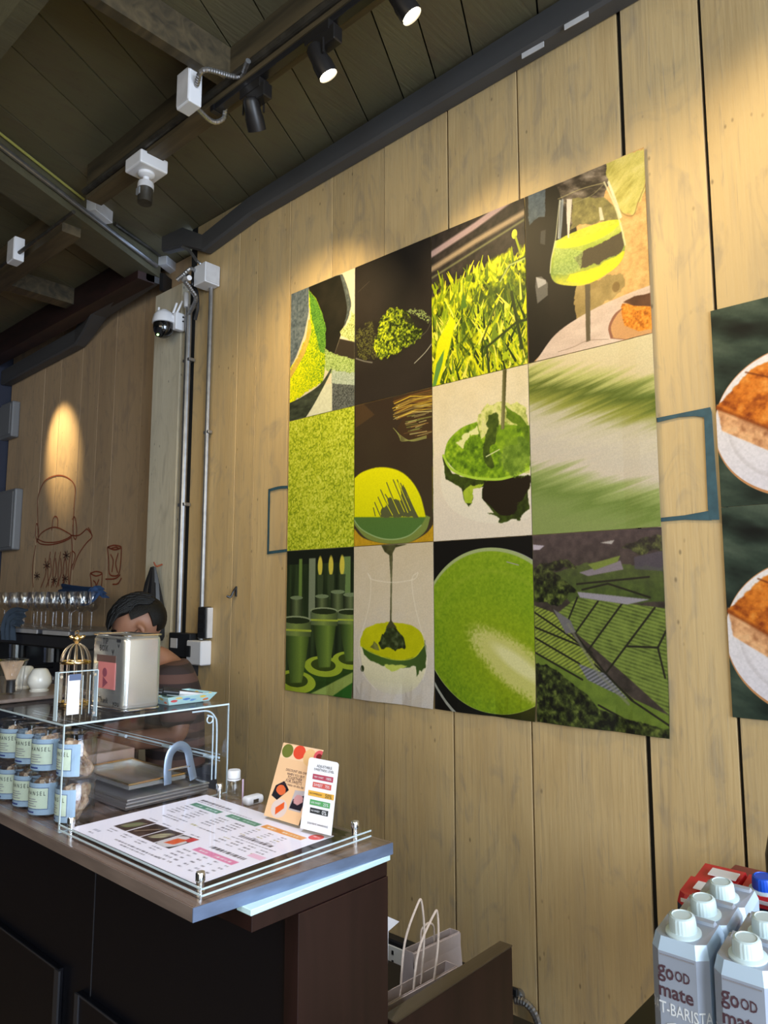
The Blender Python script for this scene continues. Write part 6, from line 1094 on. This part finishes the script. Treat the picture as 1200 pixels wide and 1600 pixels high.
q = [AX(x, y, -1.2) for x, y in ((590, 1515), (606, 1508), (607, 1455), (624, 1440), (590, 1425))]
bm = B(); f = [bm.verts.new(v) for v in q]; k = [bm.verts.new(v-n_*.002) for v in q]; bm.faces.new(f); bm.faces.new(k[::-1])
for i in range(5): bm.faces.new((f[i], f[(i+1) % 5], k[(i+1) % 5], k[i]))
obj('sheet', bm, M['paper'], t)
t = thing('bag_shelf', 'dark low shelf the paper bags stand on behind the gate', 'shelf', (-1.3, 1.5, FZ)); obj('shelf_board', bxo(-1.75, -1.07, 1.30, 1.85, zt-.295, zt-.271), M['table'], t)
for x in (-1.73, -1.09):
    for y in (1.32, 1.83): obj('leg', bxo(x-.015, x+.015, y-.015, y+.015, FZ, zt-.295), M['table'], t)
p = AY(808, 1557, YW-.02); t = thing('water_hose', 'braided steel hose curving down from a small valve on the wall', 'hose', p)
obj('valve', lathe(B(), [(0, -.0), (.016, 0), (.016, .012), (.009, .016), (.009, .03), (0, .03)], 16, p+Vector((0, .018, .0)), (0, -1, 0)), M['steel'], t, True); obj('valve_handle', bxo(p.x-.012, p.x+.012, p.y-.02, p.y-.008, p.z+.008, p.z+.03, bev=.003), M['black'], t)
obj('braid', flex(B(), [p+Vector((0, -.012, -.005)), AY(822, 1568, YW-.03), AY(836, 1586, YW-.03), AY(842, 1612, YW-.03), AY(842, 1660, YW-.03)], .010), M['steel'], t)
# ================================================================== carton corner, lower right
TZ = -.62; t = thing('carton_table', 'black table the drink cartons stand on', 'table', (0, 1.4, FZ))
obj('top', bxo(-.505, .75, .80, 1.94, TZ-.03, TZ, bev=.003), M['table'], t)
for x in (-.47, .71):
    for y in (.84, 1.9): obj('leg', bxo(x-.025, x+.025, y-.025, y+.025, FZ, TZ-.03), M['table'], t)
CW, CDp, CH = .070, .070, .195
def carton(x, y, lb, kind='silver', detail=True):
    """x: left side, y: front; body with chamfered front edges, sloped folded top, ribbed cap"""
    t = thing('drink_carton', lb, 'carton', (x, y, TZ), 'grey oat drink cartons' if kind == 'silver' else 'red and navy cartons'); x1, y1 = x+CW, y+CDp; z = TZ; h = CH if kind == 'silver' else .166; c_ = .012
    m1, m2 = (M['silver'], M['silver_daylit']) if kind == 'silver' else (M['navy'], M['red'])
    out = [(x+c_, y), (x1-c_, y), (x1, y+c_), (x1, y1), (x, y1), (x, y+c_)]; bm = B(); lo = [bm.verts.new((a, b, z)) for a, b in out]; hi = [bm.verts.new((a, b, z+h-(.012 if b < y+.02 else .0))) for a, b in out]
    bm.faces.new(lo[::-1]); rim = [bm.verts.new((a+(x+CW/2-a)*.10, b+(y+CDp/2-b)*.14, z+h+(.004 if b < y+.02 else .012))) for a, b in out]
    for i in range(6):
        j = (i+1) % 6; f = bm.faces.new((lo[i], lo[j], hi[j], hi[i])); f.material_index = 1 if i == 2 and kind == 'silver' else 0; g = bm.faces.new((hi[i], hi[j], rim[j], rim[i])); g.material_index = 1  # grey cartons: right side and top slopes painted as if daylit
    f = bm.faces.new(rim); f.material_index = 0 if kind == 'silver' else 1
    bd = obj('body', bm, [m1, m2], t)
    zt_ = z+h+.004; nrm = Vector((0, -.008, .0565)).normalized()
    if kind == 'silver':
        obj('fold_seam', hexa(B(), [(x+.006, y1-.016, zt_+.004), (x1-.006, y1-.016, zt_+.004), (x1-.006, y1-.006, zt_+.008), (x+.006, y1-.006, zt_+.008), (x+.008, y1-.014, zt_+.010), (x1-.008, y1-.014, zt_+.010), (x1-.008, y1-.008, zt_+.012), (x+.008, y1-.008, zt_+.012)]), M['silver'], bd)
    if kind == 'silver' or kind == 'blue':
        cm = M['capwhite'] if kind == 'silver' else M['blue']; cc = Vector((x+CW*.5, y+.026, zt_+.0025))
        obj('cap_base', lathe(B(), [(0, 0), (.0215, 0), (.0215, .002), (.018, .004), (0, .004)], 28, cc, nrm), M['capwhite'], t, True)
        cp = obj('cap', lathe(B(), [(.0165, .003), (.0165, .005), (.0155, .019), (.0145, .0215), (.012, .0225), (.0115, .0215), (0, .0215)], 72, cc, nrm, lambda a, zz: 1+(.022 if .004 < zz < .02 else 0)*math.copysign(1, math.sin(a*24))), cm, t, True)
    if kind != 'silver':
        obj('white_label', hexa(B(), [(x+.022, y+.02, zt_+.006), (x1-.006, y+.02, zt_+.006), (x1-.006, y+.045, zt_+.009), (x+.022, y+.045, zt_+.009), (x+.022, y+.02, zt_+.0075), (x1-.006, y+.02, zt_+.0075), (x1-.006, y+.045, zt_+.0105), (x+.022, y+.045, zt_+.0105)]), M['paper'], t)
        obj('white_stripe', bxo(x+.01, x1-.008, y-.001, y+.001, z+h-.006, z+h-.001), M['paper'], t)
    if kind == 'silver' and detail:
        xc = x+CW*.40
        def wrap_(X, Z):
            k_ = .7071; y_ = y-.0008
            CL = c_*1.4142
            if X < x+c_-CL: return Vector((x-.0006, y+c_+(x+c_-CL-X), Z))
            if X > x1-c_+CL: return Vector((x1+.0006, y+c_+(X-x1+c_-CL), Z))
            if X < x+c_: return Vector((x+c_+(X-x-c_)*k_-.0006, y_-(X-x-c_)*k_, Z))
            if X > x1-c_: return Vector((x1-c_+(X-x1+c_)*k_+.0006, y_+(X-x1+c_)*k_, Z))
            return Vector((X, y_, Z))
        def L(s, cxx, zz, wd, m, hgt=None, b_=.0): obj('lettering', put(text_bm(s, wd, hgt, bold=b_), (0, 0, 0), (1, 0, 0), (0, 0, 1), lambda a_, q_: wrap_(cxx+a_, z+h-zz+q_)), m, bd)
        L('g', x+.0155, .038, .0105, M['inkbrown'], .020, .012); L('o', x+.0255, .037, .010, M['inkbrown'], .0135, .02); L('OD', x+.041, .036, .018, M['inkbrown'], .0125, .02); L('mate', x+.0325, .0575, .042, M['inkbrown'], .0145, .02)
        L('OAT-BARISTA', x+.034, .077, .084, M['inkwhite'], .0140, .006)
        for k_ in range(1): obj('small_print', bxo(x+.014, x1-.014, y-.0009, y-.0001, z+h-.0165, z+h-.0150), M['inkgrey'], bd)
        # white splash shape under the words
        bm = B(); cx_ = x+.022; pts = [(0, -.034), (.002, -.022), (.008, -.012), (.018, -.008), (.028, -.012), (.034, -.022), (.034, -.034), (.028, -.044), (.020, -.040), (.024, -.030), (.018, -.024), (.012, -.030), (.012, -.06), (.004, -.06)]
        f = [bm.verts.new((x+.012+a, y-.0009, z+h-.083+b)) for a, b in pts]; bm.faces.new(f); obj('splash_shape', bm, M['paper'], bd)
        # the print turns the corner onto the right side
        obj('lettering', put(text_bm('100%', .03), (x1+.0006, y+.04, z+h-.06), (0, 1, 0), (0, 0, 1)), M['inkwhite'], bd)
x0 = -.402; yA = .955
carton(x0, yA, 'grey carton at the front left corner of the carton block'); carton(x0+.001, yA+.074, 'grey carton second from the front in the left row'); carton(x0+.002, yA+.148, 'grey carton third from the front in the left row')
carton(x0+.079, yA-.012, 'grey carton at the front of the right row, cut by the frame'); carton(x0+.080, yA+.064, 'grey carton second from the front in the right row')
carton(-.454, 1.182, 'navy carton with red top just behind the left grey row', 'red'); carton(-.456, 1.256, 'rearmost navy carton with red top and white label', 'red'); carton(-.386, 1.252, 'red-topped carton with a blue screw cap', 'blue'); carton(-.308, 1.172, 'red-topped carton half hidden at the right edge', 'red')
p = Vector((-.335, 1.375, TZ)); t = thing('black_bottle', 'tall black bottle at the right edge behind the cartons', 'bottle', p); obj('bottle_body', lathe(B(), [(0, .001), (.035, .001), (.037, .01), (.037, .20), (.03, .235), (0, .24)], 28, p), M['black'], t, True); obj('cap', lathe(B(), [(0, .24), (.018, .24), (.018, .265), (0, .268)], 20, p), M['black'], t, True)
p = Vector((-.400, 1.47, TZ)); t = thing('red_box', 'small red-brown box behind the blue cap', 'box', p); obj('body', bxo(p.x-.06, p.x+.06, p.y-.03, p.y+.03, TZ, TZ+.125, bev=.004), mat('red_brown', (.20, .035, .03), .6), t); obj('lid', bxo(p.x-.062, p.x+.062, p.y-.032, p.y+.032, TZ+.108, TZ+.128, bev=.003), mat('red_brown_lid', (.24, .05, .04), .6), t)
# ================================================================== lift everything so the floor is at zero
for o in list(bpy.context.scene.objects):
    if o.parent is None: o.location.z += EYE
